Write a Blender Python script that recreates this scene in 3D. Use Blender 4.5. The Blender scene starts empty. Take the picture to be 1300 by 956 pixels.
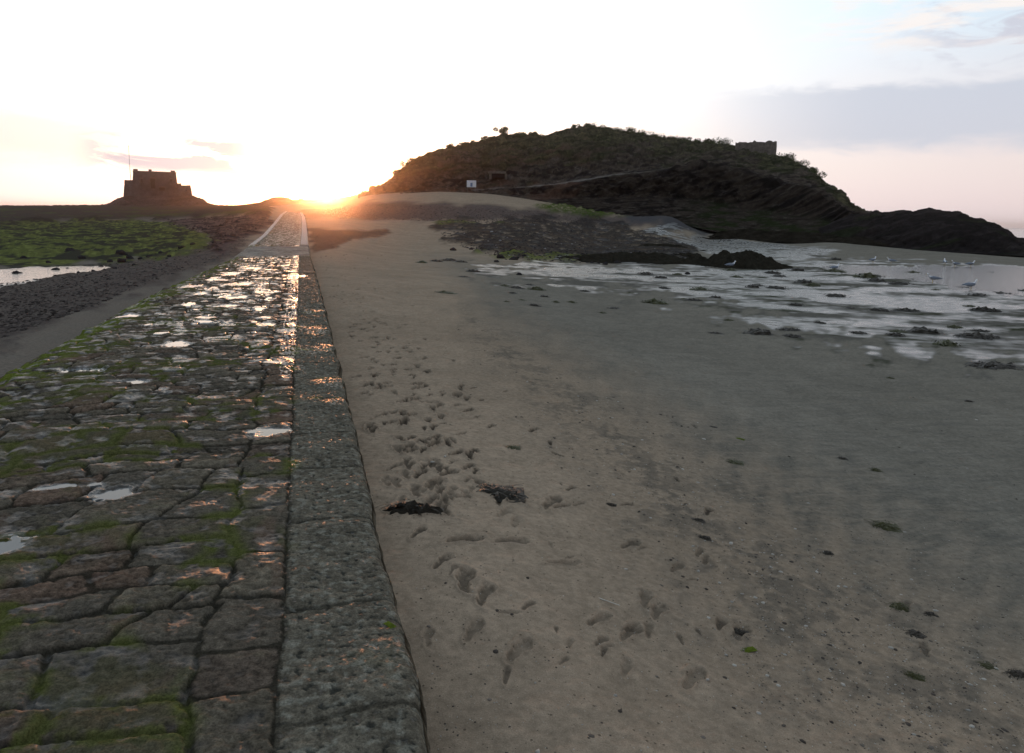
import bpy, math, random
import numpy as np
from mathutils import Matrix, Vector
GLARE_HAZE = .00017  # density of the volume added for the glare round the sun
rng = np.random.default_rng(7); random.seed(7)
sc = bpy.context.scene; col = sc.collection
R = math.radians

# ------------------------------------------------------------------ camera
F = 950.0; CX, CY = 650.0, 433.0; PITCH = R(9.4); ROLL = R(1.15); EYE = np.array([0., 0., 1.6])
fw = np.array([0, math.cos(PITCH), -math.sin(PITCH)]); up0 = np.array([0, math.sin(PITCH), math.cos(PITCH)]); rt0 = np.array([1., 0, 0])
rt = math.cos(ROLL) * rt0 + math.sin(ROLL) * up0; up = math.cos(ROLL) * up0 - math.sin(ROLL) * rt0
cd = bpy.data.cameras.new('camera'); cam = bpy.data.objects.new('camera', cd); col.objects.link(cam)
cam.matrix_world = Matrix([[rt[0], up[0], -fw[0], EYE[0]], [rt[1], up[1], -fw[1], EYE[1]], [rt[2], up[2], -fw[2], EYE[2]], [0, 0, 0, 1]])
cd.sensor_width = 36; cd.lens = 36 * F / 1300; cd.shift_y = -45 / 1300; cd.clip_end = 60000; cd.clip_start = 0.05
sc.camera = cam

def ray(px, py):
    d = fw + rt * ((px - CX) / F) - up * ((py - CY) / F)
    return d
def at_z(px, py, z):
    d = ray(px, py); k = (z - EYE[2]) / d[2]; return EYE + d * k
def at_d(px, py, dist):
    d = ray(px, py); k = dist / math.hypot(d[0], d[1]); return EYE + d * k

# ------------------------------------------------------------------ noise
_p = np.random.default_rng(3).permutation(256); PERM = np.concatenate([_p, _p, _p])
_g = np.random.default_rng(5).uniform(0, 2 * np.pi, 256); GX, GY = np.cos(_g), np.sin(_g)
def pn2(x, y, seed=0):
    x = np.asarray(x, float) + seed * 17.31; y = np.asarray(y, float) - seed * 9.17
    xi = np.floor(x).astype(np.int64); yi = np.floor(y).astype(np.int64); xf = x - xi; yf = y - yi
    u = xf * xf * xf * (xf * (xf * 6 - 15) + 10); v = yf * yf * yf * (yf * (yf * 6 - 15) + 10)
    def g(ix, iy, fx, fy):
        h = PERM[PERM[ix & 255] + (iy & 255)]; return GX[h] * fx + GY[h] * fy
    a = g(xi, yi, xf, yf); b = g(xi + 1, yi, xf - 1, yf); c = g(xi, yi + 1, xf, yf - 1); d = g(xi + 1, yi + 1, xf - 1, yf - 1)
    return ((a + u * (b - a)) * (1 - v) + (c + u * (d - c)) * v) * 1.5
def fbm(x, y, o=4, seed=0, gain=.5):
    s = 0; a = 1
    for i in range(o):
        s = s + a * pn2(x, y, seed + i); x = x * 2.03; y = y * 2.03; a *= gain
    return s
def ridged(x, y, o=4, seed=0):
    s = 0; a = 1
    for i in range(o):
        s = s + a * (1 - 2 * np.abs(pn2(x, y, seed + i))); x = x * 2.1; y = y * 2.1; a *= .5
    return s / 2
def sstep(a, b, x):
    t = np.clip((x - a) / (b - a), 0, 1); return t * t * (3 - 2 * t)
def mixc(c, k, m):
    return c * (1 - m[..., None]) + np.asarray(k) * m[..., None]

# ------------------------------------------------------------------ mesh / materials helpers
def mesh_np(name, V, Fc, mats, attrs=None, smooth=True, parent=None):
    me = bpy.data.meshes.new(name); V = np.asarray(V, np.float32).reshape(-1, 3); Fc = np.asarray(Fc, np.int32)
    me.vertices.add(len(V)); me.vertices.foreach_set('co', V.ravel())
    k = Fc.shape[1]; n = len(Fc); me.loops.add(n * k); me.loops.foreach_set('vertex_index', Fc.ravel())
    me.polygons.add(n); me.polygons.foreach_set('loop_start', np.arange(n, dtype=np.int32) * k)
    me.polygons.foreach_set('loop_total', np.full(n, k, np.int32))
    me.polygons.foreach_set('use_smooth', np.full(n, smooth, bool))
    me.update(calc_edges=True)
    for an, av in (attrs or {}).items():
        av = np.asarray(av, np.float32)
        if av.ndim == 2:
            a = me.attributes.new(an, 'FLOAT_COLOR', 'POINT'); a.data.foreach_set('color', np.hstack([av, np.ones((len(av), 1), np.float32)]).ravel())
        else:
            a = me.attributes.new(an, 'FLOAT', 'POINT'); a.data.foreach_set('value', av)
    for m in (mats if isinstance(mats, list) else [mats]): me.materials.append(m)
    o = bpy.data.objects.new(name, me); col.objects.link(o)
    if parent: o.parent = parent
    return o
def grid_faces(nr, nc, wrap=False):
    i = np.arange(nr - 1)[:, None] * nc; 
    if wrap:
        j = np.arange(nc)[None]; j2 = (j + 1) % nc
    else:
        j = np.arange(nc - 1)[None]; j2 = j + 1
    return np.stack([i + j, i + j2, i + nc + j2, i + nc + j], -1).reshape(-1, 4)
def tag(o, label=None, cat=None, group=None, kind=None):
    if label: o['label'] = label
    if cat: o['category'] = cat
    if group: o['group'] = group
    if kind: o['kind'] = kind
    return o
def empty(name, loc, rz=0):
    o = bpy.data.objects.new(name, None); col.objects.link(o); o.location = [float(c) for c in loc]; o.rotation_euler = (0, 0, rz); return o
def copy_tree(o, parent=None):
    c = o.copy(); col.objects.link(c); c.parent = parent
    for ch in list(o.children): copy_tree(ch, c)
    return c

class NT:
    def __init__(s, tree): s.t = tree
    def n(s, typ, **kw):
        nd = s.t.nodes.new(typ)
        for k, v in kw.items():
            if k == 'ins':
                for a, b in v.items():
                    if isinstance(b, bpy.types.NodeSocket): s.t.links.new(b, nd.inputs[a])
                    else: nd.inputs[a].default_value = b
            else: setattr(nd, k, v)
        return nd
    def m(s, op, a, b=None, c=None, clamp=False):
        ins = {0: a}
        if b is not None: ins[1] = b
        if c is not None: ins[2] = c
        return s.n('ShaderNodeMath', operation=op, use_clamp=clamp, ins=ins).outputs[0]
    def ramp(s, x, pts):
        nd = s.n('ShaderNodeValToRGB', ins={0: x}); e = nd.color_ramp.elements
        while len(e) < len(pts): e.new(0.5)
        for el, (p, c) in zip(e, pts):
            el.position = p; el.color = (c, c, c, 1) if isinstance(c, (int, float)) else (*c, 1)
        return nd.outputs[0]
    def mix(s, f, a, b, mode='MIX'):
        nd = s.n('ShaderNodeMix', data_type='RGBA', blend_type=mode)
        for k, v in ((0, f), (6, a), (7, b)):
            if isinstance(v, bpy.types.NodeSocket): s.t.links.new(v, nd.inputs[k])
            else: nd.inputs[k].default_value = v if k == 0 else (*v[:3], 1)
        return nd.outputs[2]
    def sm(s, x, a, b):
        return s.n('ShaderNodeMapRange', interpolation_type='SMOOTHSTEP', ins={0: x, 1: a, 2: b, 3: 0., 4: 1.}).outputs[0]
def mat(name):
    m = bpy.data.materials.new(name); m.use_nodes = True; t = NT(m.node_tree)
    return m, t, m.node_tree.nodes['Principled BSDF']
def simple(name, c, rough=.8, nscale=8., amt=.35, bump=.3, dist=.02, spec=0.):
    m, t, b = mat(name); co = t.n('ShaderNodeTexCoord').outputs['Object']
    n = t.n('ShaderNodeTexNoise', ins={'Vector': co, 'Scale': nscale, 'Detail': 8., 'Roughness': .65}).outputs[0]
    f = t.ramp(n, [(.3, 1 - amt), (.7, 1 + amt)])
    t.t.links.new(t.mix(1., c, f, 'MULTIPLY'), b.inputs['Base Color'])
    b.inputs['Roughness'].default_value = rough; b.inputs['Specular IOR Level'].default_value = spec
    bp = t.n('ShaderNodeBump', ins={'Height': n, 'Strength': bump, 'Distance': dist}).outputs[0]
    t.t.links.new(bp, b.inputs['Normal']); return m

# ------------------------------------------------------------------ causeway edges (left, right) as world polylines over distance s
RE = [at_z(530, 866, 0.), at_z(405, 360, 0.)]
dirv = RE[1] - RE[0]; dirv /= np.linalg.norm(dirv)
LE0 = at_z(0, 465, 0.); LE1 = at_z(205, 362, 0.)
W0 = abs(np.cross(dirv, LE0 - RE[0])[2]); W1 = abs(np.cross(dirv, LE1 - RE[0])[2])
nrm = np.array([-dirv[1], dirv[0], 0])          # to the left
Wc = (W0 + W1) / 2
P0 = RE[0] - dirv * np.dot(RE[0], dirv)         # point on the right edge beside the camera
s_of = lambda p: float(np.dot(p - P0, dirv))
def lr(l, r, d):
    return at_d(*l, d), at_d(*r, d)
stations = [(-6., P0 - 6 * dirv + nrm * Wc, P0 - 6 * dirv), (0., P0 + nrm * Wc, P0.copy()), (16., P0 + 16 * dirv + nrm * Wc, P0 + 16 * dirv)]
for l, r, d in (((292, 327), (394, 326), 33.), ((308, 316), (392, 316), 39.), ((333, 298), (390, 299), 60.), ((347, 283), (388.5, 283), 84.), ((356, 272), (387, 276), 106.), ((361, 268.5), (384, 270.5), 122.)):
    a, b = lr(l, r, d); stations.append((s_of((a + b) / 2), a, b))
S_ = np.array([x[0] for x in stations]); LP = np.array([x[1] for x in stations]); RP = np.array([x[2] for x in stations])
def cint(s, P): return np.stack([np.interp(s, S_, P[:, i]) for i in range(3)], -1)
SEND = S_[-1]
print('width', W0, W1, 'stations', [(round(x[0], 1), np.round(x[1], 2).tolist(), np.round(x[2], 2).tolist()) for x in stations])

# ------------------------------------------------------------------ terrain control points
ctl = []
for px, py, z in [(545, 900, -.38), (700, 900, -.42), (1000, 900, -.62), (1300, 900, -.8), (440, 470, -.42), (600, 450, -.52), (800, 450, -.9), (1000, 450, -1.12), (1300, 450, -1.25),
                  (600, 620, -.45), (900, 620, -.72), (1280, 620, -1.02), (408, 362, -.5), (500, 352, -.62), (700, 352, -1.12), (900, 350, -1.3), (1300, 352, -1.4), (1100, 400, -1.32),
                  (1300, 322, -1.42), (1100, 318, -1.42), (600, 320, -1.0), (600, 302, -.6), (450, 310, -.55), (420, 330, -.55), (750, 300, -.9), (800, 330, -1.2), (900, 303, -1.25), (1000, 306, -1.35),
                  (0, 480, -.3), (0, 400, -.5), (140, 385, -.42), (0, 346, -.9), (0, 320, -.75), (0, 292, -.6), (120, 346, -.85), (250, 300, -.45), (250, 326, -.5), (130, 320, -.7), (120, 292, -.55),
                  (930, 325, -1.42), (930, 342, -1.38), (1050, 330, -1.43), (1150, 345, -1.42), (850, 318, -1.25), (980, 314, -1.4), (1200, 330, -1.43), (850, 345, -1.3), (1250, 345, -1.42), (1250, 395, -1.34), (1000, 370, -1.32), (680, 320, -1.05), (680, 305, -.8)]:
    ctl.append(at_z(px, py, z))
for px, py, d in [(545, 243, 178), (700, 258, 160), (470, 249, 178), (600, 274, 118), (620, 246, 172), (450, 261, 150), (450, 284, 92), (520, 262, 140), (750, 274, 142), (850, 272, 150), (930, 288, 146), (1060, 300, 133),
                  (820, 284, 132), (0, 272, 190), (0, 262.5, 330), (80, 262.5, 320), (150, 262, 300), (200, 270, 200), (270, 262, 300), (300, 268, 150), (320, 262, 250), (330, 283, 84), (400, 266, 130), (395, 283, 86), (430, 256, 180),
                  (305, 308, 45), (410, 310, 44), (280, 330, 30)]:
    ctl.append(at_d(px, py, d))
for x, y, z in [(-10, -10, -.4), (12, -12, -.8), (0, -40, -.6), (40, 0, -1.2), (-40, 0, -.8), (8, 0, -.62), (-8, 0, -.4), (140, 60, -2.0), (120, 110, -3.2), (160, 160, -4.), (60, 260, 1.), (-150, 100, -.8), (3, -2, -.45), (-200, 330, 1.5), (100, 160, -1.5)]:
    ctl.append(np.array([x, y, z], float))
ctl = np.array(ctl)
def wmap(x, y):        # polar-log warp keeps near and far control points evenly spaced
    r = np.sqrt(x * x + y * y + 4.); k = np.log(r) * 1.0
    return x / r * k * 2.2, y / r * k * 2.2
def kern(r2): return .5 * r2 * np.log(r2 + 1e-9)
_cx, _cy = wmap(ctl[:, 0], ctl[:, 1]); n_ = len(ctl)
K = kern((_cx[:, None] - _cx) ** 2 + (_cy[:, None] - _cy) ** 2) + np.eye(n_) * 1e-3
Pm = np.stack([np.ones(n_), _cx, _cy], 1)
A = np.block([[K, Pm], [Pm.T, np.zeros((3, 3))]]); wts = np.linalg.solve(A, np.concatenate([ctl[:, 2], np.zeros(3)]))
def base_z(x, y):
    x = np.asarray(x, float); y = np.asarray(y, float); X, Y = wmap(x, y); z = wts[n_] + wts[n_ + 1] * X + wts[n_ + 2] * Y
    for i in range(n_): z = z + wts[i] * kern((X - _cx[i]) ** 2 + (Y - _cy[i]) ** 2)
    r = np.hypot(x, y); f = sstep(330, 520, r); z = z * (1 - f) + (-8.) * f
    az = np.degrees(np.arctan2(x, y)); f2 = sstep(30, 36, az) * sstep(118, 150, r); z = z * (1 - f2) + np.minimum(z, -3.5) * f2
    f3 = sstep(60, 80, np.abs(az)) * sstep(60, 160, r); return z * (1 - f3) + (-4.) * f3
def hit(px, py, rmax=420):
    d = ray(px, py); h = math.hypot(d[0], d[1]); rr = np.exp(np.linspace(math.log(.8), math.log(rmax), 900)); k = rr / h
    P = EYE + d * k[:, None]; dz = P[:, 2] - base_z(P[:, 0], P[:, 1]); i = np.argmax(dz < 0)
    if not (dz < 0).any(): i = len(k) - 1
    if i > 0 and dz[i] < 0:
        t = dz[i - 1] / (dz[i - 1] - dz[i]); return P[i - 1] * (1 - t) + P[i] * t
    return P[i]
# ------------------------------------------------------------------ terrain sheet
az = np.concatenate([np.arange(-180, -60, 6), np.arange(-60, -43, .6), np.arange(-43, 43, .092), np.arange(43, 60, .6), np.arange(60, 180, 6)])
rr = [.25]
while rr[-1] < 560:
    r = rr[-1]; rr.append(r + (.12 if r < 1.6 else max(.0085, min(r * r / 2700, r * .0105))))
rr = np.array(rr); az_r = np.radians(az)
TX = rr[:, None] * np.sin(az_r); TY = rr[:, None] * np.cos(az_r); RRg = np.repeat(rr[:, None], len(az), 1)
nr, nc = TX.shape; x = TX.ravel(); y = TY.ravel(); r = RRg.ravel(); print('terrain', nr, nc)
zb = base_z(x, y)
AZ = np.arctan2(x, y); LR = np.log(r)
LK = .12                                             # weight of log-distance against azimuth
wn = fbm(AZ * 30, LR * 9, 3, 21)                     # shared ragged-edge noise
wn2 = fbm(x * .9, y * .9, 3, 22)
def zone(pts, w=.006, rag=.01, rag2=.0):
    q = np.array([hit(*p) for p in pts]); a = np.arctan2(q[:, 0], q[:, 1]); l = np.log(np.hypot(q[:, 0], q[:, 1])) * LK
    X = AZ; Y = LR * LK; inside = np.zeros(len(X), bool); d2 = np.full(len(X), 1e9)
    for i in range(len(a)):
        x0, y0, x1, y1 = a[i - 1], l[i - 1], a[i], l[i]; ex, ey = x1 - x0, y1 - y0
        t = np.clip(((X - x0) * ex + (Y - y0) * ey) / (ex * ex + ey * ey + 1e-12), 0, 1)
        d2 = np.minimum(d2, (X - x0 - t * ex) ** 2 + (Y - y0 - t * ey) ** 2)
        c = (y0 > Y) != (y1 > Y); inside ^= c & (X < ex * (Y - y0) / (ey if abs(ey) > 1e-12 else 1e-12) + x0)
    sd = np.where(inside, 1, -1) * np.sqrt(d2)
    return sstep(-w, w, sd + wn * rag + wn2 * rag2)

# causeway corridor
sv = (x - P0[0]) * dirv[0] + (y - P0[1]) * dirv[1]
lp = cint(sv, LP); rp = cint(sv, RP)
tl = (x - rp[:, 0]) * nrm[0] + (y - rp[:, 1]) * nrm[1]; Wd = (lp[:, 0] - rp[:, 0]) * nrm[0] + (lp[:, 1] - rp[:, 1]) * nrm[1]
outd = np.maximum(-tl, tl - Wd)                      # distance outside the causeway
inrange = (sv > -7) & (sv < SEND + 4)
tt = np.clip(tl / np.maximum(Wd, .1), 0, 1); cz = rp[:, 2] * (1 - tt) + lp[:, 2] * tt
near = np.where(inrange, 1 - sstep(.0, np.clip(sv * .12, 1.2, 6), outd), 0)
drop = np.interp(sv, [0, 35, 45, 60, 100, 120], [.4, .3, .16, .12, .1, .06])
zb = zb * (1 - near) + (cz - drop) * near
below = inrange & (outd < -.04); zb = np.where(below, np.minimum(zb, cz - .3 * np.clip((SEND + 4 - sv) / 10, .5, 1)), zb)

# --- zones
Z = {}
Z['algae'] = zone([(-60, 292), (0, 285), (60, 281), (130, 279), (200, 281), (250, 292), (268, 305), (262, 317), (225, 325), (180, 331), (120, 334), (80, 338), (0, 343), (-60, 348)], .006, .012)
Z['lrock'] = zone([(-60, 262), (150, 261), (300, 262), (352, 266), (340, 275), (230, 277), (110, 280), (0, 286), (-60, 290)], .006, .008)
Z['lshing'] = zone([(-60, 352), (60, 340), (130, 334), (200, 326), (262, 310), (330, 285), (345, 283), (300, 318), (230, 345), (120, 395), (0, 440), (-60, 460), (-60, 400)], .008, .012)
Z['lpool'] = zone([(-60, 341), (0, 341), (66, 337.5), (130, 334), (150, 338), (90, 347), (30, 356), (-60, 362)], .002, .004)
Z['lpool2'] = zone([(-60, 366), (0, 357), (40, 353), (50, 357), (0, 366), (-60, 376)], .003, .006)
Z['brown'] = zone([(190, 279), (340, 273), (348, 280), (330, 292), (280, 318), (262, 318), (268, 300), (240, 290)], .005, .008)
Z['wedge'] = zone([(390, 291), (430, 292), (490, 292), (500, 296), (450, 305), (420, 314), (398, 316)], .004, .006)
Z['slope'] = zone([(380, 268), (420, 263), (470, 256), (540, 258), (640, 263), (700, 267), (770, 272), (880, 285), (830, 290), (740, 287), (600, 282), (520, 280), (440, 277), (385, 274)], .006, .006)
Z['weed'] = zone([(560, 281), (640, 279), (700, 277), (760, 279), (800, 287), (840, 300), (885, 314), (880, 327), (840, 333), (760, 332), (700, 331), (640, 328), (600, 316), (560, 305), (585, 296), (545, 288)], .005, .012)
Z['ygreen'] = np.maximum(zone([(545, 282), (620, 281), (640, 284), (560, 286)], .003, .006), zone([(610, 323), (680, 324), (760, 329), (740, 333), (640, 331)], .003, .01))
Z['hgreen'] = zone([(680, 262), (730, 260), (790, 265), (812, 272), (770, 276), (700, 271)], .004, .006)
Z['green2'] = np.maximum(zone([(870, 278), (930, 281), (935, 289), (900, 288)], .004, .008), zone([(1020, 288), (1080, 292), (1090, 300), (1030, 300)], .004, .008))
Z['chan'] = zone([(800, 289), (860, 292), (910, 300), (980, 309), (1060, 318), (1040, 330), (980, 332), (940, 326), (900, 322), (886, 312), (850, 300)], .005, .010)
Z['shim'] = zone([(600, 338), (700, 333), (860, 333), (990, 331), (1060, 333), (1400, 346), (1400, 474), (1300, 460), (1200, 450), (1080, 436), (960, 402), (860, 378), (740, 364), (660, 354), (600, 348)], .012, .03)
Z['rpool'] = zone([(1045, 337.5), (1120, 338), (1400, 342), (1400, 378), (1300, 375), (1220, 366), (1180, 358), (1120, 350), (1050, 344)], .002, .006)
Z['grit'] = zone([(590, 395), (640, 420), (760, 500), (900, 590), (1050, 690), (1250, 800), (1400, 880), (1400, 1000), (1150, 1000), (960, 850), (820, 680), (700, 540), (600, 440)], .05, .03)
Z['rsand'] = zone([(560, 330), (620, 400), (760, 480), (900, 570), (1080, 680), (1260, 790), (1500, 900), (1500, 296), (1100, 296), (900, 292), (700, 334)], .05, .012)
Z['gshing'] = zone([(790, 271), (830, 269), (880, 275), (950, 291), (935, 300), (870, 292), (800, 284)], .004, .006)
Z['wash'] = zone([(900, 560), (1000, 600), (1150, 640), (1400, 690), (1400, 760), (1200, 690), (1000, 640)], .04, .03)

n1 = fbm(x * .35, y * .35, 4, 1); n2 = fbm(x * 2.2, y * 2.2, 4, 2); n3 = fbm(x * 9, y * 9, 3, 3)
nearf = 1 - sstep(14, 40, r)
rough = np.full(len(x), .62); h = n1 * .02 + n2 * .006 + n3 * .0022 * nearf
c = np.tile(np.array([.270, .213, .155]), (len(x), 1))             # damp beige sand by the causeway
c = mixc(c, (.172, .158, .130), Z['rsand'])                        # greyer hard sand
c = c * (1 + .10 * n2 + .10 * n1 + .10 * n3 * nearf)[:, None]
c = mixc(c, (.10, .088, .072), Z['grit'] * sstep(-.5, .5, n3 + n2) * .75)
h += Z['grit'] * np.maximum(n3, 0) * .006
# wash marks: sand combed by the ebb
wv = ridged(x * 1.1 + y * .35, y * 9 - x * 4.5 + n1 * 2, 3, 8); wm = Z['wash'] * sstep(.1, .6, wv)
c = mixc(c, (.105, .100, .085), wm * .6); h -= wm * .006
wv2 = sstep(.45, .8, ridged(x * .6, y * 4.5 - x * .9 + n1, 3, 9)) * Z['rsand'] * nearf; c = mixc(c, (.10, .095, .085), wv2 * .35); h -= wv2 * .004
# left side
left = sstep(0., .15, -AZ - .27) * (outd > 0)
c = mixc(c, (.150, .130, .108), left)
c = mixc(c, np.array([.085, .070, .062]), Z['lshing'] * (.62 + .38 * sstep(-.3, .3, n2))); h += Z['lshing'] * (np.maximum(n2, 0) * .05 + n3 * .01)
c = mixc(c, (.085, .060, .058), Z['brown'] * (.7 + .3 * sstep(-.4, .4, n2)))
lum = ridged(x * .55, y * .55, 4, 31)
kb = sstep(.25, .65, fbm(x * .45, y * .45, 4, 61)) * Z['brown']; c = mixc(c, (.02, .018, .016), kb); h += kb * .12
# algae field: green weed over knobbly rocks, dark gaps
ga = fbm(x * .8, y * .8, 4, 33); gb = fbm(x * .25, y * .25, 3, 34)
gm = sstep(-.12, .12, fbm(x * .5, y * .38, 4, 37) + .35 * fbm(x * 2., y * 2., 3, 38) + (LR < np.log(56)) * .16 - .03)
gc = mixc(np.tile(np.array([.100, .112, .036]), (len(x), 1)), (.18, .20, .06), sstep(.1, .7, fbm(x * 2.5, y * 2.5, 3, 36)))
c = mixc(c, (.040, .040, .030), Z['algae']); c = c * (1 - (Z['algae'] * gm * .85)[:, None]) + gc * (Z['algae'] * gm * .85)[:, None]
h += Z['algae'] * (lum * .16 + ga * .14 - .02); rough = np.where(Z['algae'] > .5, .62, rough)
lr_ = Z['lrock'] * sstep(-.5, -.1, fbm(x * .06, y * .06, 3, 41) + .25); c = mixc(c, (.035, .030, .026), Z['lrock'] * (.85)); h += Z['lrock'] * (ridged(x * .12, y * .12, 5, 42)) * .75
bg = sstep(.2, .5, fbm(x * .05, y * .1, 3, 44)) * Z['lrock']; c = mixc(c, (.06, .085, .025), bg * .5)
# middle
c = mixc(c, (.075, .060, .058), Z['slope'] * (.85 + .15 * np.clip(n2, -1, 1)))
c = mixc(c, (.075, .055, .045), Z['wedge'] * .9); h += Z['wedge'] * n2 * .03
wl = ridged(x * .4, y * .4, 5, 51)
c = mixc(c, (.030, .027, .025), Z['weed'] * sstep(-.35, .35, wl + ga * .6) * .92)
c = mixc(c, (.085, .062, .045), Z['weed'] * sstep(.1, .5, fbm(x * .18, y * .3, 4, 56)) * .45); h += Z['weed'] * (wl * .22 + ga * .08 + .1)
wg = Z['weed'] * sstep(.25, .6, fbm(x * .5, y * .5, 3, 53)); c = mixc(c, (.075, .075, .08), wg * .6)
rough = np.where(Z['weed'] > .5, .62, rough)
c = mixc(c, (.06, .06, .064), Z['gshing'] * .9)
for k_, cc, am, hh in (('ygreen', (.12, .14, .03), .7, .06), ('hgreen', (.05, .075, .012), .95, .35), ('green2', (.035, .065, .012), .8, .1)):
    c = mixc(c, cc, Z[k_] * am * sstep(-.5, .1, ga)); h += Z[k_] * hh * (1 + ga)
# wet, shining sand with water lying in the low places
wav = fbm(x * .22 + n1 * .3, y * .45, 4, 71) + .4 * fbm(x * 1.3, y * 2.2, 3, 72)
wet = np.clip(Z['shim'] * sstep(-.35, .45, wav + (Z['shim'] - .62) * .5 - .20 + .6 * fbm(x * .09, y * .16, 3, 78)) * sstep(0, .6, Z['shim']), 0, 1)
wet = np.maximum(wet, Z['chan'] * sstep(-.35, .1, wav)); wet = np.maximum(wet, Z['lpool2'])
c = mixc(c, (.075, .073, .066), np.maximum(Z['shim'], Z['chan']) * .6 * (1 - wet)); c = mixc(c, (.05, .05, .046), wet * .75)
alg = sstep(.02, .45, fbm(x * .33, y * .9, 4, 75)) * Z['shim'] * (1 - wet) * (AZ > .22); c = mixc(c, (.038, .042, .024), alg * .85); h += alg * .015
hump = np.maximum(-wav, 0) * .03; zs = np.maximum(Z['shim'], Z['chan']); h = h * (1 - zs * .75) + zs * (1 - wet) * hump
h = h * (1 - wet) - wet * .004
wk_ = wet; rough = rough * (1 - wk_) + (.19 + .14 * np.clip(.5 + n2, 0, 1)) * wk_
rough = rough - .06 * sstep(.2, 1, Z['rsand']) * (1 - wet)
# pools
lv = {}
BUF = {'lpool': zone([(-90, 326), (60, 326), (165, 326), (200, 340), (100, 362), (20, 374), (-90, 388)], .002, 0), 'rpool': zone([(1005, 331), (1150, 330), (1500, 333), (1500, 400), (1300, 390), (1200, 380), (1100, 368), (1000, 356)], .002, 0)}
for k_, smp in (('lpool', [(20, 348), (80, 342)]), ('rpool', [(1120, 344), (1250, 355)])):
    lv[k_] = float(np.mean([hit(*p)[2] for p in smp]))
    m_ = sstep(.2, .8, Z[k_]); h = h * (1 - m_) ; bf = BUF[k_]; zb = zb * (1 - bf) + np.maximum(zb, lv[k_] + .012) * bf; h = h * (1 - bf) + np.maximum(h, 0) * bf; zb = zb * (1 - m_) + (lv[k_] - .07) * m_
    rim = sstep(.02, .35, Z[k_]) * (1 - m_); c = mixc(c, (.05, .048, .042), np.maximum(rim, m_))
    rough = np.where(rim > .3, np.maximum(rough, .5) if k_ == 'lpool' else .3, rough); h = h * (1 - bf * .7)

# --- footprints and scuffs pressed into the sand
fp = []
photo_fp = [(590, 742, 0, 1.3), (600, 803, .3, .9), (658, 828, .5, 1.1), (500, 595, .4, .9), (525, 625, .2, .6), (640, 628, -.4, 1.5), (700, 640, .5, 1.4), (655, 665, .2, 1), (545, 655, 1.3, 1.3), (590, 690, 1.2, 1.2), (650, 690, 1.2, 1.2),
            (800, 690, .8, 1.0), (795, 640, .9, .7), (735, 640, .6, .7), (725, 622, .5, .7), (760, 785, .7, .9), (800, 800, .6, 1.0), (835, 775, .4, 1.), (880, 860, .6, 1.1), (715, 715, 1.3, 1.0), (655, 570, .5, .8), (600, 575, .4, .7), (572, 602, .3, .6),
            (548, 560, .5, .7), (520, 570, .3, .7), (560, 540, .6, .6), (585, 553, .5, .7), (605, 530, .4, .6), (580, 515, .5, .7), (545, 512, 1.2, 1.1), (490, 490, .4, .9), (520, 478, .3, .7), (560, 498, .2, .7), (600, 492, .5, .6),
            (510, 650, .8, 1.), (530, 680, .4, .8), (615, 760, .2, 1.1), (820, 760, .3, 1.), (915, 790, .4, .8), (940, 800, .5, 1.1), (1150, 768, .5, .9), (1175, 825, .4, .8), (870, 640, .6, .5), (560, 600, .5, .6), (470, 505, .2, .6)]
for px, py, a, s in photo_fp: fp.append((*hit(px, py)[:2], a, s * .86))
for i in range(290):
    py = 325 + (rng.random() ** 1.5) * 330; cxp = np.interp(py, [310, 350, 400, 450, 520, 580, 660], [430, 440, 465, 500, 540, 560, 590]); px = cxp + rng.normal() * np.interp(py, [310, 400, 580], [18, 32, 55])
    edge = np.interp(py, [315, 360, 440, 610], [392, 405, 430, 470]) + 10
    if px < edge: continue
    p = hit(px, py); fp.append((p[0], p[1], rng.normal(.15, .3), rng.uniform(.6, 1.0)))
for i in range(45):
    px, py = rng.uniform(540, 900), rng.uniform(380, 860); p = hit(px, py); fp.append((p[0], p[1], rng.normal(.3, .5), rng.uniform(.3, .8)))
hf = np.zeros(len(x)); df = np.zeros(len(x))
base_a = math.atan2(dirv[1], dirv[0])
X2 = TX; Y2 = TY
for fx, fy, fa, fs in fp:
    fr = math.hypot(fx, fy); i0, i1 = np.searchsorted(rr, [fr - .35, fr + .35]); faz = math.degrees(math.atan2(fx, fy)); da = math.degrees(.35 / fr)
    j0, j1 = np.searchsorted(az, [faz - da, faz + da])
    if i1 <= i0 or j1 <= j0: continue
    dx = X2[i0:i1, j0:j1] - fx; dy = Y2[i0:i1, j0:j1] - fy; a = base_a - fa; u = dx * math.cos(a) + dy * math.sin(a); v = -dx * math.sin(a) + dy * math.cos(a)
    nz = pn2(u * 20 + fx * 3, v * 20 + fy) * .22 + pn2(u * 60, v * 60) * .1
    v = v + .02 * np.sin(u * 18)
    sole = 1 - .28 * np.exp(-((u + .02) / .03) ** 2)
    e = np.sqrt((u / (.125 * fs)) ** 2 + (v / ((.040 + .010 * np.tanh(u * 30)) * sole * fs)) ** 2) + nz
    depth = rng.uniform(.012, .024) * fs * (1 + .8 * (fr > 6))
    dd = -depth * (1 - sstep(.75, 1.1, e)) + depth * .45 * np.exp(-((e - 1.35) / .25) ** 2)
    idx = (np.arange(i0, i1)[:, None] * nc + np.arange(j0, j1)[None]).ravel()
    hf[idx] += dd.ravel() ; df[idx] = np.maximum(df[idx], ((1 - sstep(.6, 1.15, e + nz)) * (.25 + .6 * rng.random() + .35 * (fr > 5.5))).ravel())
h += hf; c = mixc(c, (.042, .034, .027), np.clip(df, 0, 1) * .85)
c = np.clip(c, .004, .9)
z = zb + h * np.where(below, 0, 1)
V = np.stack([x, y, z], 1)
V0 = np.vstack([[[0, 0, z[:nc].mean()]], V])
F4 = grid_faces(nr, nc, True) + 1

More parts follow.
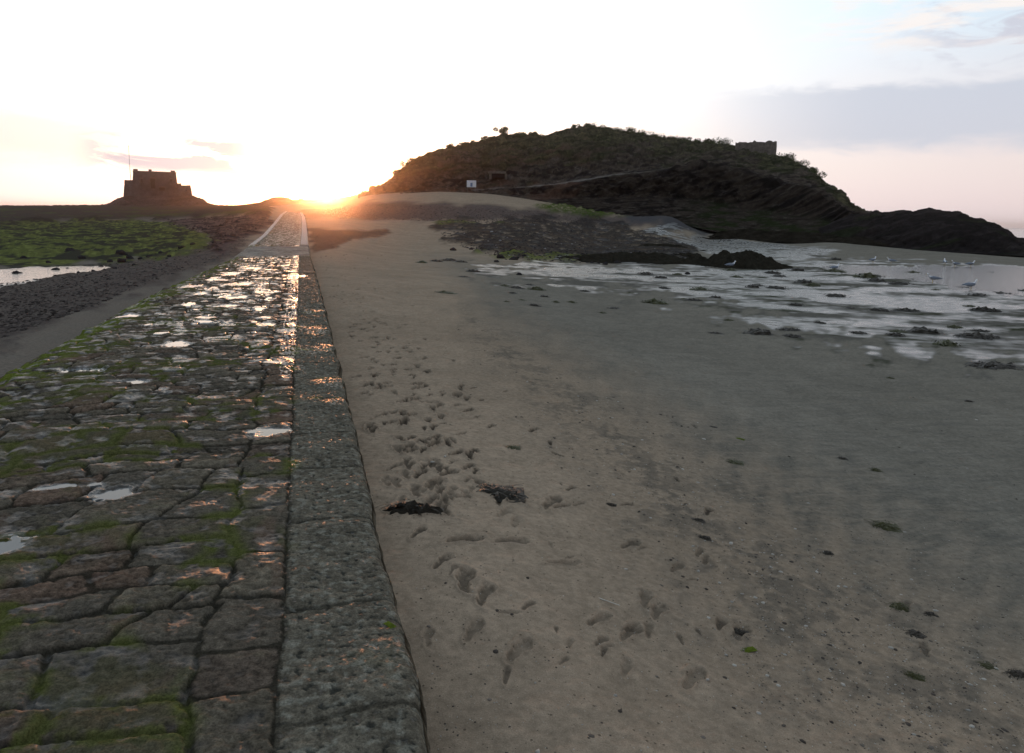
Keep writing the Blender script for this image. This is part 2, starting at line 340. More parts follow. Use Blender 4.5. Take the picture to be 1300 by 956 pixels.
def sand_mat():
    m, t, b = mat('shore_ground'); co = t.n('ShaderNodeTexCoord').outputs['Object']
    cc = t.n('ShaderNodeAttribute', attribute_name='tint').outputs['Color']; ro = t.n('ShaderNodeAttribute', attribute_name='gloss').outputs['Fac']; gr = t.n('ShaderNodeAttribute', attribute_name='grain').outputs['Fac']
    n1 = t.n('ShaderNodeTexNoise', ins={'Vector': co, 'Scale': 160., 'Detail': 3., 'Roughness': .7}).outputs[0]
    n2 = t.n('ShaderNodeTexNoise', ins={'Vector': co, 'Scale': 22., 'Detail': 5., 'Roughness': .6}).outputs[0]
    vo = t.n('ShaderNodeTexVoronoi', ins={'Vector': co, 'Scale': 26., 'Randomness': 1.})
    # dark grains and pale shell grit
    dk = t.m('MULTIPLY', t.m('LESS_THAN', vo.outputs['Distance'], .16), t.m('GREATER_THAN', t.n('ShaderNodeSeparateColor', ins={0: vo.outputs['Color']}).outputs[0], .72))
    vo2 = t.n('ShaderNodeTexVoronoi', ins={'Vector': co, 'Scale': 60., 'Randomness': 1.})
    wk = t.m('MULTIPLY', t.m('LESS_THAN', vo2.outputs['Distance'], .16), t.m('GREATER_THAN', t.n('ShaderNodeSeparateColor', ins={0: vo2.outputs['Color']}).outputs[1], .90))
    f = t.m('MULTIPLY', t.ramp(n1, [(.25, .72), (.75, 1.25)]), t.ramp(n2, [(.3, .80), (.7, 1.18)]))
    a = t.mix(gr, cc, t.mix(1., cc, f, 'MULTIPLY'))
    a = t.mix(t.m('MULTIPLY', t.m('MULTIPLY', dk, gr), .6), a, (.03, .025, .02)); a = t.mix(t.m('MULTIPLY', t.m('MULTIPLY', wk, gr), .45), a, (.42, .39, .34))
    t.t.links.new(a, b.inputs['Base Color']); t.t.links.new(ro, b.inputs['Roughness']); t.t.links.new(t.n('ShaderNodeMapRange', ins={0: ro, 1: .16, 2: .56, 3: .5, 4: 0.}).outputs[0], b.inputs['Specular IOR Level'])
    hgt = t.m('ADD', t.m('MULTIPLY', n1, .35), t.m('ADD', n2, t.m('MULTIPLY', dk, .3)))
    rp = t.n('ShaderNodeTexNoise', ins={'Vector': co, 'Scale': 3.2, 'Detail': 3., 'Roughness': .5}).outputs[0]
    bp0 = t.n('ShaderNodeBump', ins={'Height': rp, 'Strength': t.m('MULTIPLY', t.m('SUBTRACT', 1., gr), .35), 'Distance': .08}).outputs[0]
    bp = t.n('ShaderNodeBump', ins={'Height': hgt, 'Strength': t.m('MULTIPLY', gr, .85), 'Distance': .006, 'Normal': bp0}).outputs[0]
    t.t.links.new(bp, b.inputs['Normal']); return m
grain = np.clip(1 - wet * .97, 0, 1) * (1 - np.clip(Z['lpool'] + Z['rpool'], 0, 1))
ad = lambda a, v: np.concatenate([[v], a])
M_shore = sand_mat()
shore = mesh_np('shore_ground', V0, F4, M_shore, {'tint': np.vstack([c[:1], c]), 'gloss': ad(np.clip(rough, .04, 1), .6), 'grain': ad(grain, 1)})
tag(shore, kind='structure')
def zat(px, py=None):    # terrain surface height under world x, y from the finished sheet
    X, Y = px, py; rad = math.hypot(X, Y); i = min(max(np.searchsorted(rr, rad) - 1, 0), nr - 2); a = math.degrees(math.atan2(X, Y)); j = min(max(np.searchsorted(az, a) - 1, 0), nc - 2)
    f = (rad - rr[i]) / (rr[i + 1] - rr[i]); g = (a - az[j]) / (az[j + 1] - az[j]); zz = z.reshape(nr, nc)
    return float((zz[i, j] * (1 - f) + zz[i + 1, j] * f) * (1 - g) + (zz[i, j + 1] * (1 - f) + zz[i + 1, j + 1] * f) * g)
def put(px, py):
    p = hit(px, py); return np.array([p[0], p[1], zat(p[0], p[1])])

# ------------------------------------------------------------------ water
def water_mat(name, colr, scale, strength, rough=.03, dist=.02):
    m, t, b = mat(name); co = t.n('ShaderNodeTexCoord').outputs['Object']
    mp = t.n('ShaderNodeMapping', ins={'Vector': co, 'Scale': (1., 1.6, 1.)}).outputs[0]
    n = t.n('ShaderNodeTexNoise', ins={'Vector': mp, 'Scale': scale, 'Detail': 4., 'Roughness': .55}).outputs[0]
    b.inputs['Base Color'].default_value = (*colr, 1); b.inputs['Roughness'].default_value = rough; b.inputs['IOR'].default_value = 1.33
    bp = t.n('ShaderNodeBump', ins={'Height': n, 'Strength': strength, 'Distance': dist}).outputs[0]; t.t.links.new(bp, b.inputs['Normal']); return m
def sheet(name, pts, zl, m):
    q = np.array([[p[0], p[1], zl] for p in pts]); ctr = q.mean(0); V = np.vstack([ctr, q]); n = len(q)
    Fc = [[0, i + 1, (i + 1) % n + 1] for i in range(n)]; o = mesh_np(name, V, Fc, m); 
    if o.data.polygons[0].normal.z < 0: o.data.flip_normals()
    return tag(o, kind='structure')
M_pool = water_mat('pool_water', (.03, .032, .03), 5., .3, .08, .08)
sheet('pool_water', [hit(*p) for p in [(1020, 333), (1150, 332), (1450, 336), (1450, 392), (1300, 384), (1200, 374), (1100, 362), (1020, 352)]], lv['rpool'], M_pool)
sheet('pool_water', [hit(*p) for p in [(-90, 330), (60, 329), (160, 329), (190, 339), (100, 356), (20, 366), (-90, 378)]], lv['lpool'], M_pool)
M_sea = water_mat('sea_water', (.012, .03, .045), .35, .5, .12, .25)
ring = [(6400 * math.cos(a), 6400 * math.sin(a)) for a in np.linspace(0, 2 * math.pi, 97)[:-1]]
sheet('sea', ring, -2.2, M_sea)
# ------------------------------------------------------------------ stone causeway
def causeway():
    s = [-5.]
    while s[-1] < SEND:
        q = s[-1]; s.append(q + (.05 if q < 1.4 else max(.0062, min(q * q / 2900, .35))))
    s = np.array(s); nt = 600; t01 = np.linspace(0, 1, nt); S, T = np.meshgrid(s, t01, indexing='ij')
    lpp = cint(s, LP); rpp = cint(s, RP); wd = np.hypot(lpp[:, 0] - rpp[:, 0], lpp[:, 1] - rpp[:, 1])
    # smooth the level of the roadway a little where stations meet
    U = T * wd[:, None]                                # metres from the right-hand edge
    base = rpp[:, None, :] * (1 - T[..., None]) + lpp[:, None, :] * T[..., None]
    g = np.random.default_rng(11)
    su = S + .17 * fbm(S * .5, U * .75, 2, 81) + .035 * pn2(S * 2.6, U * 2.6, 83) + .012 * pn2(S * 9, U * 9, 84) + (U - .9) * .05
    uu = U + .07 * fbm(S * .9, U * .6, 2, 85) + .028 * pn2(S * 3.3, U * 3.3, 86) + .012 * pn2(S * 9, U * 9, 87)
    # main rows
    rb = [-8.]
    while rb[-1] < SEND + 3: rb.append(rb[-1] + g.uniform(.17, .40))
    rb = np.array(rb); ri = np.clip(np.searchsorted(rb, su) - 1, 0, len(rb) - 2)
    ds = np.minimum(su - rb[ri], rb[ri + 1] - su)
    KB, K2 = .46, .74                                  # kerb band and the second, narrow band
    maxc = 20; ub = np.full((len(rb), maxc), 99.)
    for i in range(len(rb)):
        q = K2 + g.uniform(-.03, .03)
        for j in range(maxc):
            ub[i, j] = q; q += g.uniform(.19, .56)
    sk_ = g.normal(size=ub.shape) * .28; sk_[:, 0] *= .2
    ubr = ub[ri] + sk_[ri] * (su - rb[ri])[..., None]; ci = (uu[..., None] > ubr).sum(-1) - 1; cs = np.clip(ci, 0, maxc - 2)
    lo = np.take_along_axis(ubr, cs[..., None], -1)[..., 0]; hi = np.take_along_axis(ubr, cs[..., None] + 1, -1)[..., 0]
    dt = np.minimum(np.abs(uu - lo), np.abs(hi - uu)); sid = ri * 31 + cs
    # second band and kerb, each with its own cross joints
    def band(seed, a, b, lo_, hi_, su_):
        gg = np.random.default_rng(seed); bb = [-8.]
        while bb[-1] < SEND + 3: bb.append(bb[-1] + gg.uniform(lo_, hi_))
        bb = np.array(bb); k = np.clip(np.searchsorted(bb, su_) - 1, 0, len(bb) - 2)
        return k, np.minimum(su_ - bb[k], bb[k + 1] - su_)
    k2, d2 = band(21, KB, K2, .28, .6, su); k1, d1 = band(22, 0, KB, .7, 1.15, S + .02 * pn2(S * 3, U * 3, 88))
    ur = U + .010 * pn2(S * 4, U * 4, 89) + .012 * pn2(S * 1.1, U * 0, 90)
    in1 = ur < KB; in2 = (~in1) & (ci < 0)
    ds = np.where(in1, d1, np.where(in2, d2, ds)); dt = np.where(in1, KB - ur, np.where(in2, np.minimum(ur - KB, np.abs(ubr[..., 0] - uu)), dt))
    sid = np.where(in1, 50000 + k1, np.where(in2, 90000 + k2, sid))
    ds = np.maximum(ds, 0); dt = np.maximum(dt, 0)
    rc = .035; qa = np.maximum(rc - ds, 0); qb = np.maximum(rc - dt, 0); dj = rc - np.sqrt(qa * qa + qb * qb)      # rounded corners
    dj = np.where(dj > rc - 1e-6, np.minimum(ds, dt), dj)
    dj = dj + .010 * pn2(S * 16, U * 16, 91) + .006 * pn2(S * 40, U * 40, 92)
    hs = np.random.default_rng(33).random((4, 100000 + 1000))
    r1, r2, r3, r4 = (hs[i][sid % 100000] for i in range(4))
    gap = .002 + .007 * r4; body = sstep(gap * .4, gap + .017, dj)
    big = fbm(S * 1.7, U * 1.7, 3, 95); mid = fbm(S * 7, U * 7, 4, 96); fine = fbm(S * 34, U * 34, 3, 98)
    jd = np.where(in1, .004, np.where(in2, .010, .017)) * (.45 + .75 * sstep(-.5, .3, fbm(S * 1.6, U * 1.6, 2, 94)))
    H = -jd + body * (jd + (r1 - .5) * np.where(in1, .003, .011)) + body * np.where(in1, .001, .004) * sstep(0, .10, dj)
    H += body * (((S - np.floor(S)) * 0) + (r2 - .5) * .06 * (dj) + mid * np.where(in1, .003, .0055)) + big * .012
    pit = sstep(.35, .75, fbm(S * 26, U * 26, 3, 99)) * in1
    H += body * (fine * np.where(in1, .0022, .0026) + sstep(.1, .6, fbm(S * 13, U * 13, 4, 101)) * -.005 * (~in1)) - pit * body * .004 + (1 - body) * (mid * .006)
    # hollows that hold water
    water = np.zeros_like(H); SC = S; 
    RIM = np.zeros_like(H); wn_ = fbm(S * 3.2, U * 4.5, 3, 111); wn2_ = fbm(S * 14, U * 14, 3, 112); lev = np.full(H.shape, -9.)
    def hollow(px, py, a, b, dep=.012):
        nonlocal H, lev, RIM
        p = at_z(px, py, .0); s0 = s_of(p); u0 = float(np.dot(p - P0, nrm)); e = ((S - s0) / a) ** 2 + ((U - u0) / b) ** 2 + wn_ * 1.3 + wn2_ * .5
        m_ = e < 1.3; q = np.clip(1.3 - e, 0, 1); RIM = np.maximum(RIM, sstep(2.2, 1.2, -(-e)) if False else 1 - sstep(1.1, 2.1, e)); ref = np.median(H[(e < .8)]) if (e < .8).any() else 0
        H[m_] = H[m_] * (1 - q[m_]) + (ref - dep) * q[m_]; lev[m_] = np.where(q[m_] > .3, ref - dep * .72, lev[m_])
    for a_ in [(86, 617, .05, .16), (140, 626, .09, .12), (225, 437, .22, .16), (341, 411, .22, .10), (170, 483, .1, .12), (262, 403, .14, .12), (292, 388, .2, .2), (255, 372, .3, .14), (300, 377, .3, .2), (205, 495, .1, .1), (275, 352, .35, .22), (330, 370, .3, .12),
               (290, 344, .5, .2), (240, 362, .3, .2), (312, 358, .4, .2), (15, 690, .12, .1), (350, 460, .08, .12), (340, 548, .1, .14), (100, 468, .1, .2), (320, 335, .6, .3), (380, 347, .5, .2), (150, 400, .2, .3)]: hollow(*a_)
    far = sstep(7, 14, S) * (1 - sstep(30, 36, S)) * (U > .5) * (U < 2.6) * (fbm(S * 1.4, U * 2.6, 3, 113) > .42) * (body > .9)
    lev = np.where(far > .5, np.maximum(lev, np.round(big * 0, 3) + .006), lev)
    water = ((lev > -5) & (H < lev)).astype(float); H = np.where(water > 0, lev, H)
    # concrete ramp and smoother paving beyond it
    cS = S + .5 * fbm(S * .8, U * .9, 3, 108); conc = sstep(33.2, 34.4, cS) * (1 - sstep(41.2, 42.4, cS)); far2 = sstep(42, 44, S)
    H = H * (1 - conc) + conc * fine * .002; H = H * (1 - far2 * .6)
    kerbs = far2 * np.maximum((U < .42), (U > wd[:, None] - .38)).astype(float); H += kerbs * .06
    edge = sstep(0, .06, U) ; H -= (1 - edge) * .014 + (1 - sstep(0, .018, U)) * .02; 
    ledge = wd[:, None] - U; H -= (1 - sstep(0, .35 + .25 * big, ledge)) * .10
    P = base.copy(); P[..., 2] += H
    wob = .022 * fbm(S * 2.2, U * 0, 3, 120) * (1 - sstep(.0, .4, U)); P[..., 0] -= nrm[0] * wob; P[..., 1] -= nrm[1] * wob
    # colour
    cA = np.array([.098, .084, .062]); cB = np.array([.060, .053, .043]); cC = np.array([.112, .074, .054]); n = S.size
    C = cA * r1[..., None] + cB * (1 - r1[..., None]); C = mixc(C, cC, sstep(.72, .95, r3) * .6)
    C = C * (1 + .55 * mid + .40 * fine + .25 * big)[..., None]
    kc = np.array([.104, .093, .071]) * (1 + .30 * mid + .45 * fine)[..., None]; C = np.where(in1[..., None], kc, C)
    lich = in1 * sstep(.15, .6, fbm(S * 20, U * 20, 3, 130)); C = mixc(C, (.20, .195, .16), lich * .6)
    C = mixc(C, (.02, .022, .02), pit * .8)
    redd = sstep(.35, .7, fbm(S * 1.3, U * 4, 3, 133)) * (~in1); C = mixc(C, (.135, .082, .06), redd * .35)
    C = mixc(C, (.022, .020, .015), (1 - sstep(.2, .9, body)) * np.where(in1, .6, .85))
    # green weed in the joints and in films over the stones
    mo = fbm(S * 1.1, U * 1.3, 3, 140) - .32 * sstep(6, 16, S) * (U < 2.7); lb = sstep(.2, 2.4, U) * .35
    ms = (1 - sstep(.02, .075, dj)) * sstep(.0, .35, mo + lb - .12) * sstep(-.5, .1, mid); C = mixc(C, (.082, .098, .018), np.clip(ms, 0, 1) * .8)
    film = sstep(.12, .65, mo + lb + mid * .5 - .1) * np.where(in1, .35, .75); C = mixc(C, (.064, .062, .030), film * .7)
    le = (1 - sstep(.1, .8 , ledge)) * sstep(-.2, .3, mid + mo); C = mixc(C, (.10, .125, .02), le * .8)
    C = C * (1 - conc * .92)[..., None] + (np.array([.23, .21, .18]) * (1 + .35 * fbm(S * .9, U * 1.2, 4, 109) + .2 * mid)[..., None]) * (conc * .92)[..., None]; C = mixc(C, (.10, .092, .075), far2 * .7); C = mixc(C, (.42, .38, .34), kerbs)
    C = C * (1 - .45 * RIM)[..., None]; C = mixc(C, (.018, .018, .016), water)
    G = .67 + .25 * mid + .1 * (r3 - .5); damp = (1 - sstep(1.9, 2.9, U)) * sstep(.16, .62, fbm(S * 1.3, U * 2.4, 4, 150)) * sstep(5, 12, S) * (body > .8); G = G - .42 * damp * (~in1) - .06 * (~in1)
    G = np.where(in1, .68 + .25 * fine - .12 * sstep(.1, .5, mo), G)
    bl = sstep(.40, .5, U) * (1 - sstep(.56, .72, U)) * sstep(5, 10, S) * (fine > .25); G = np.where(bl > .5, .16, G)
    G = G - .26 * RIM * (U > KB)
    G = np.clip(G * (1 - water) + .03 * water + conc * .0, .03, 1)
    G = np.where(conc > .4, .58, G); G = np.where(far2 > .5, np.maximum(G, .42), G); gr = (1 - water)
    nr_, nc_ = S.shape; V = P.reshape(-1, 3); Fq = grid_faces(nr_, nc_)
    # outer walls going down into the sand
    C = C.reshape(-1, 3); G = G.ravel(); gr = gr.ravel(); n0 = len(V)
    for colj, sgn in ((0, -1), (nc_ - 1, 1)):
        top = np.arange(nr_) * nc_ + colj; prev = top
        for k, dz in enumerate((.06, .14, .22, .32, .9)):
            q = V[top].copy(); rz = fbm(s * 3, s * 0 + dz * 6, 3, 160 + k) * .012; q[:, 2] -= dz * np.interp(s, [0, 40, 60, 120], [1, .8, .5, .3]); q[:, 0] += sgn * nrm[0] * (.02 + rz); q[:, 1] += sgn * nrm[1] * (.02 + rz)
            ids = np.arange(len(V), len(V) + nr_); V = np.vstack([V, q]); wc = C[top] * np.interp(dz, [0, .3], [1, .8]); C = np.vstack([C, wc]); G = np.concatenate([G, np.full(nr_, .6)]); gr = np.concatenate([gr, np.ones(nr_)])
            a, b = (prev[:-1], prev[1:]); c_, d_ = ids[1:], ids[:-1]; f = np.stack([a, b, c_, d_], 1); Fq = np.vstack([Fq, f if sgn > 0 else f[:, ::-1]]); prev = ids
    m, t, b = mat('causeway_stone'); co = t.n('ShaderNodeTexCoord').outputs['Object']
    cc = t.n('ShaderNodeAttribute', attribute_name='tint').outputs['Color']; ro = t.n('ShaderNodeAttribute', attribute_name='gloss').outputs['Fac']; ga_ = t.n('ShaderNodeAttribute', attribute_name='grain').outputs['Fac']
    a1 = t.n('ShaderNodeTexNoise', ins={'Vector': co, 'Scale': 120., 'Detail': 4., 'Roughness': .75}).outputs[0]; a2 = t.n('ShaderNodeTexNoise', ins={'Vector': co, 'Scale': 26., 'Detail': 6., 'Roughness': .7}).outputs[0]
    f = t.m('MULTIPLY', t.ramp(a1, [(.3, .5), (.7, 1.55)]), t.ramp(a2, [(.3, .7), (.7, 1.3)]))
    t.t.links.new(t.mix(ga_, cc, t.mix(1., cc, f, 'MULTIPLY')), b.inputs['Base Color'])
    t.t.links.new(t.m('ADD', ro, t.m('MULTIPLY', t.m('MULTIPLY', t.m('SUBTRACT', a2, .5), .5), ga_), clamp=True), b.inputs['Roughness'])
    t.t.links.new(t.n('ShaderNodeMapRange', ins={0: ro, 1: .2, 2: .58, 3: .45, 4: 0.}).outputs[0], b.inputs['Specular IOR Level'])
    bp = t.n('ShaderNodeBump', ins={'Height': t.m('ADD', a2, t.m('MULTIPLY', a1, .5)), 'Strength': t.m('MULTIPLY', ga_, .8), 'Distance': .007}).outputs[0]; t.t.links.new(bp, b.inputs['Normal'])
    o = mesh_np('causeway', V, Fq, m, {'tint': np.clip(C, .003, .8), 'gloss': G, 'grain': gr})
    me = o.data
    if me.polygons[1000].normal.z < 0: me.flip_normals()
    return tag(o, kind='structure')
causeway()
# ------------------------------------------------------------------ rock land forms (lofted sections, real depth)
def land_mat(name):
    m, t, b = mat(name); co = t.n('ShaderNodeTexCoord').outputs['Object']; cc = t.n('ShaderNodeAttribute', attribute_name='tint').outputs['Color']
    a1 = t.n('ShaderNodeTexNoise', ins={'Vector': co, 'Scale': 1.1, 'Detail': 9., 'Roughness': .72}).outputs[0]
    t.t.links.new(t.mix(1., cc, t.ramp(a1, [(.3, .45), (.72, 1.6)]), 'MULTIPLY'), b.inputs['Base Color']); b.inputs['Roughness'].default_value = .9; b.inputs['Specular IOR Level'].default_value = 0.
    bp = t.n('ShaderNodeBump', ins={'Height': a1, 'Strength': .7, 'Distance': .5}).outputs[0]; t.t.links.new(bp, b.inputs['Normal']); return m
M_land = land_mat('hill_ground')
def interp_rows(P, n):   # P: rows x cols x 3, smooth-ish resample along rows by arc fraction
    k = P.shape[0]; v = np.linspace(0, k - 1, n); i = np.clip(v.astype(int), 0, k - 2); f = (v - i)[:, None, None]; return P[i] * (1 - f) + P[i + 1] * f
def loft(name, rows, ncol, nrow, disp, colour, mats=M_land):
    """rows: list of [(px,py,dist)...] control lines, each crossing the same span of the view from one side to the other"""
    x0 = rows[0][0][0]; x1 = rows[0][-1][0]; L = []
    q = np.linspace(0, 1, ncol)
    for rw in rows:
        a = np.array(rw, float); t = (a[:, 0] - a[0, 0]) / (a[-1, 0] - a[0, 0]); W = np.array([at_d(*p) for p in a])
        px = np.interp(q, t, a[:, 0]); py = np.interp(q, t, a[:, 1]); dd = np.interp(q, t, a[:, 2]); L.append(np.array([at_d(*p) for p in zip(px, py, dd)]))
    P = interp_rows(np.array(L), nrow)
    # vertex normals of the smooth form
    du = np.gradient(P, axis=1); dv = np.gradient(P, axis=0); N = np.cross(du, dv); N /= np.linalg.norm(N, axis=2, keepdims=True) + 1e-9
    if N[..., 2].mean() < 0: N = -N
    vv = np.repeat(np.linspace(0, len(rows) - 1, nrow)[:, None], ncol, 1); D = disp(P, vv, q[None, :].repeat(nrow, 0)); P2 = P + N * D[..., None]
    C = colour(P2, vv, D, N, q[None, :].repeat(nrow, 0))
    o = mesh_np(name, P2.reshape(-1, 3), grid_faces(nrow, ncol), mats, {'tint': np.clip(C.reshape(-1, 3), .003, .8)})
    if o.data.polygons[(nrow // 3) * (ncol - 1) + ncol // 2].normal.y > 0: o.data.flip_normals()
    return o
def tx(P): return P[..., 0] * .8 + P[..., 1] * .25, P[..., 2] * 1.1 + P[..., 1] * .55

sky_hill = [(455, 251), (470, 246), (480, 240), (500, 227), (515, 213), (530, 204), (558, 192), (585, 186), (610, 181), (630, 174), (640, 171), (650, 173), (680, 172), (690, 175), (703, 170), (728, 163), (745, 161), (765, 164), (800, 169), (840, 176), (880, 181), (905, 183), (940, 187), (984, 198), (1002, 203), (1022, 213), (1042, 229), (1057, 240), (1067, 247), (1078, 261), (1092, 268), (1112, 273)]
dcr = lambda px: np.interp(px, [455, 560, 700, 850, 985, 1060, 1112], [190, 200, 205, 200, 178, 158, 150])
base_l = [(455, 254, 180), (500, 250, 176), (545, 247, 174), (600, 248, 170), (650, 253, 165), (700, 261, 158), (760, 268, 152), (830, 273, 146), (880, 280, 142), (950, 296, 135), (1050, 305, 128), (1112, 309, 118)]
bench = [(455, 252.5, 182), (500, 247, 180), (545, 244, 178), (600, 243, 176), (650, 240, 172), (700, 236, 168), (745, 230, 165), (790, 223, 163), (840, 217, 161), (880, 215, 160), (950, 222, 155), (1010, 232, 148), (1060, 254, 140), (1080, 272, 134), (1112, 285, 128)]
bench2 = [(p, q - 2. if p < 880 else q - 3, d + (5 if p < 880 else 3)) for p, q, d in bench]
toe = [(p, q + 8, d - 5) for p, q, d in base_l]
mid_l = []
for p, q in sky_hill:
    b = np.interp(p, [k[0] for k in bench], [k[1] for k in bench]); bd = np.interp(p, [k[0] for k in bench2], [k[2] for k in bench2]); mid_l.append((p, b - 1.2 + (q - b) * .62, bd + (dcr(p) - bd) * .38))
crest = [(p, q, dcr(p)) for p, q in sky_hill]
sh = [(p, q + 6, dcr(p) + 28) for p, q in sky_hill]
bk = [(p, 290 + (p - 650) * .02, dcr(p) + 75) for p, q in sky_hill]
# foot of the bluff: steep dark face under a bench
face = [(p, q * .42 + np.interp(p, [k[0] for k in base_l], [k[1] for k in base_l]) * .58, d - 3) for p, q, d in bench]
def hd(P, v, q):
    a, b = tx(P); big = fbm(a * .07, b * .09, 3, 201) * 1.3; rk = ridged(a * .28, b * .4, 5, 205) * .9; veg = fbm(P[..., 0] * .9, P[..., 1] * .5 + P[..., 2] * .8, 4, 209) * .55
    w = sstep(.8, 1.4, v) * (1 - sstep(6.2, 7, v)); crestf = np.exp(-((v - 5) / .55) ** 2)
    flat = np.exp(-(np.abs(v - 2.5) / .75) ** 4) * (1 - sstep(.55, .68, q))
    ck = np.round(fbm(a * .5, b * .7, 2, 213) * 5) / 5 * .8
    return (ck * (1 - sstep(3.2, 4.2, v)) * (1 - crestf) * (1 - .8 * sstep(.55, .75, q)) + big * (1 - crestf) * .9 + rk * (1.5 - .7 * sstep(.55, .8, q)) * (1 - crestf * .75) + veg * sstep(3, 4.4, v)) * w * (1 - .85 * flat)
def hc(P, v, D, N, q):
    a, b = tx(P); n = fbm(a * .35, b * .5, 4, 220); n2_ = fbm(a * .1, b * .12, 3, 222)
    C = np.tile(np.array([.062, .050, .040]), (*v.shape, 1)); C = mixc(C, (.016, .014, .014), sstep(-.1, .35, n))
    C = mixc(C, (.11, .095, .085), sstep(.35, .6, fbm(a * .8, b * 1.1, 4, 224)) * .6); C = mixc(C, (.008, .007, .007), sstep(.55, .8, ridged(a * .22, b * .5, 4, 225)) * .8)
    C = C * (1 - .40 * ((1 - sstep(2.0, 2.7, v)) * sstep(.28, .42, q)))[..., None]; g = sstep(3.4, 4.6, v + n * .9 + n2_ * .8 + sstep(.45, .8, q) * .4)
    C = mixc(C, (.042, .043, .022), g * .9); C = mixc(C, (.095, .088, .048), g * sstep(.1, .5, fbm(a * .35, b * .9, 4, 226)) * .8); C = mixc(C, (.014, .020, .009), g * sstep(.05, .35, fbm(a * .28, b * .5, 4, 228)))
    ru = sstep(.1, .5, n2_) * (1 - g) * (q < .45); C = mixc(C, (.105, .062, .045), ru * .6)
    pa = np.exp(-(np.abs(v - 2.5) / .38) ** 4) * sstep(.14, .2, q) * (1 - sstep(.52, .62, q)); C = mixc(C, (.17, .155, .14), pa * .8)
    toe_g = (1 - sstep(.8, 1.25, v)) * sstep(.6, .7, q) * sstep(-.1, .3, n); C = mixc(C, (.024, .034, .012), toe_g * .6)
    return C
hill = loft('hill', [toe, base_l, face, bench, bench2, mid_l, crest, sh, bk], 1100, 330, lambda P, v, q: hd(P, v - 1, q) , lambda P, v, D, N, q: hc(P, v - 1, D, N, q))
tag(hill, kind='structure')

# rocky headland on the right
sk = [(1040, 292), (1060, 283), (1082, 274), (1105, 273), (1112, 269), (1120, 272), (1135, 270), (1148, 268), (1160, 271), (1180, 267), (1200, 271), (1216, 271), (1232, 277), (1252, 283), (1266, 288), (1280, 297), (1294, 305), (1310, 309), (1340, 312), (1400, 318)]
bs = [(1040, 308, 118), (1100, 309, 112), (1160, 313, 104), (1230, 317, 98), (1300, 320, 94), (1400, 324, 90)]
d1_ = lambda p: np.interp(p, [1040, 1100, 1230, 1400], [132, 128, 112, 104])
m1 = [(p, q * .45 + np.interp(p, [k[0] for k in bs], [k[1] for k in bs]) * .55, np.interp(p, [k[0] for k in bs], [k[2] for k in bs]) + 5) for p, q in sk]
def rd(P, v, q):
    a, b = tx(P); w = sstep(.3, 1, v) * (1 - sstep(4.2, 5, v)); cf = np.exp(-((v - 3) / .5) ** 2)
    return (ridged(a * .35, b * .55, 5, 301) * .8 * (1 - cf * .45) + fbm(a * .12, b * .2, 2, 305) * .8 * (1 - cf) + np.round(fbm(a * .7, b * .9, 2, 307) * 5) / 5 * .22 * (1 - cf * .5)) * w
def rcol(P, v, D, N, q):
    a, b = tx(P); n = fbm(a * .4, b * .6, 4, 310); C = np.tile(np.array([.016, .014, .014]), (*v.shape, 1)); C = mixc(C, (.030, .026, .025), sstep(-.1, .5, n)); return mixc(C, (.02, .028, .012), sstep(.25, .6, fbm(a * .2, b * .3, 3, 312)) * .6)
hl = loft('rocky_headland', [[(p, q + 5, d - 3) for p, q, d in bs], bs, m1, [(p, q, d1_(p)) for p, q in sk], [(p, q + 8, d1_(p) + 14) for p, q in sk], [(p, 330, d1_(p) + 40) for p, q in sk]], 620, 200, rd, rcol)
tag(hl, 'low black jagged rocky headland running out to the sea below the hill', 'rocks')
# dark weed-covered ledge before the hill
lg = [(888, 303.5), (905, 300.5), (912, 296), (935, 292), (960, 293), (1000, 295), (1040, 297), (1090, 299), (1130, 303)]; lb = [(888, 303, 128), (905, 303, 128), (960, 303, 124), (1020, 306, 118), (1080, 307, 112), (1130, 309, 108)]
o = loft('rock_ledge', [[(p, q + 3, d - 2) for p, q, d in lb], lb, [(p, q, np.interp(p, [888, 1130], [132, 116])) for p, q in lg], [(p, q + 10, np.interp(p, [905, 1130], [150, 132])) for p, q in lg]], 380, 70,
         lambda P, v, q: ridged(tx(P)[0] * .6, tx(P)[1] * .8, 4, 330) * .35 * sstep(.4, 1, v), lambda P, v, D, N, q: np.array([.020, .017, .013]) * (1 + .5 * fbm(tx(P)[0] * .8, tx(P)[1] * .8, 3, 334))[..., None])
tag(o, 'long dark weed-covered rock ledge between the wet channel and the foot of the hill', 'rock ledge')
# far ridge under the sun, and the islet of the fort
rs = [(285, 262), (300, 261), (318, 259), (330, 257), (336, 254), (341, 253), (346, 251), (357, 250), (366, 251), (371, 254), (378, 254), (382, 252), (388, 254), (400, 253), (420, 252.5), (436, 252), (450, 248), (465, 247), (480, 248), (500, 250)]
rdg = loft('far_ridge', [[(285, 268, 205), (500, 258, 195)], [(285, 265, 215), (350, 262, 215), (430, 258, 212), (500, 255, 205)], [(p, q, 238) for p, q in rs], [(p, q + 5, 262) for p, q in rs], [(285, 275, 300), (500, 275, 300)]], 420, 90,
           lambda P, v, q: (ridged(P[..., 0] * .2, P[..., 1] * .15 + P[..., 2] * .3, 4, 340) * .5) * sstep(.2, 1, v) * (1 - .6 * np.exp(-((v - 2) / .3) ** 2)),
           lambda P, v, D, N, q: np.array([.06, .045, .036]) * (1 + .5 * fbm(P[..., 0] * .3, P[..., 1] * .3, 3, 344))[..., None])
tag(rdg, kind='structure')
isl = [(128, 263), (140, 260), (150, 254), (160, 250.5), (175, 250), (200, 250), (225, 250), (243, 250), (250, 252), (258, 255), (262, 259), (270, 262), (280, 263)]
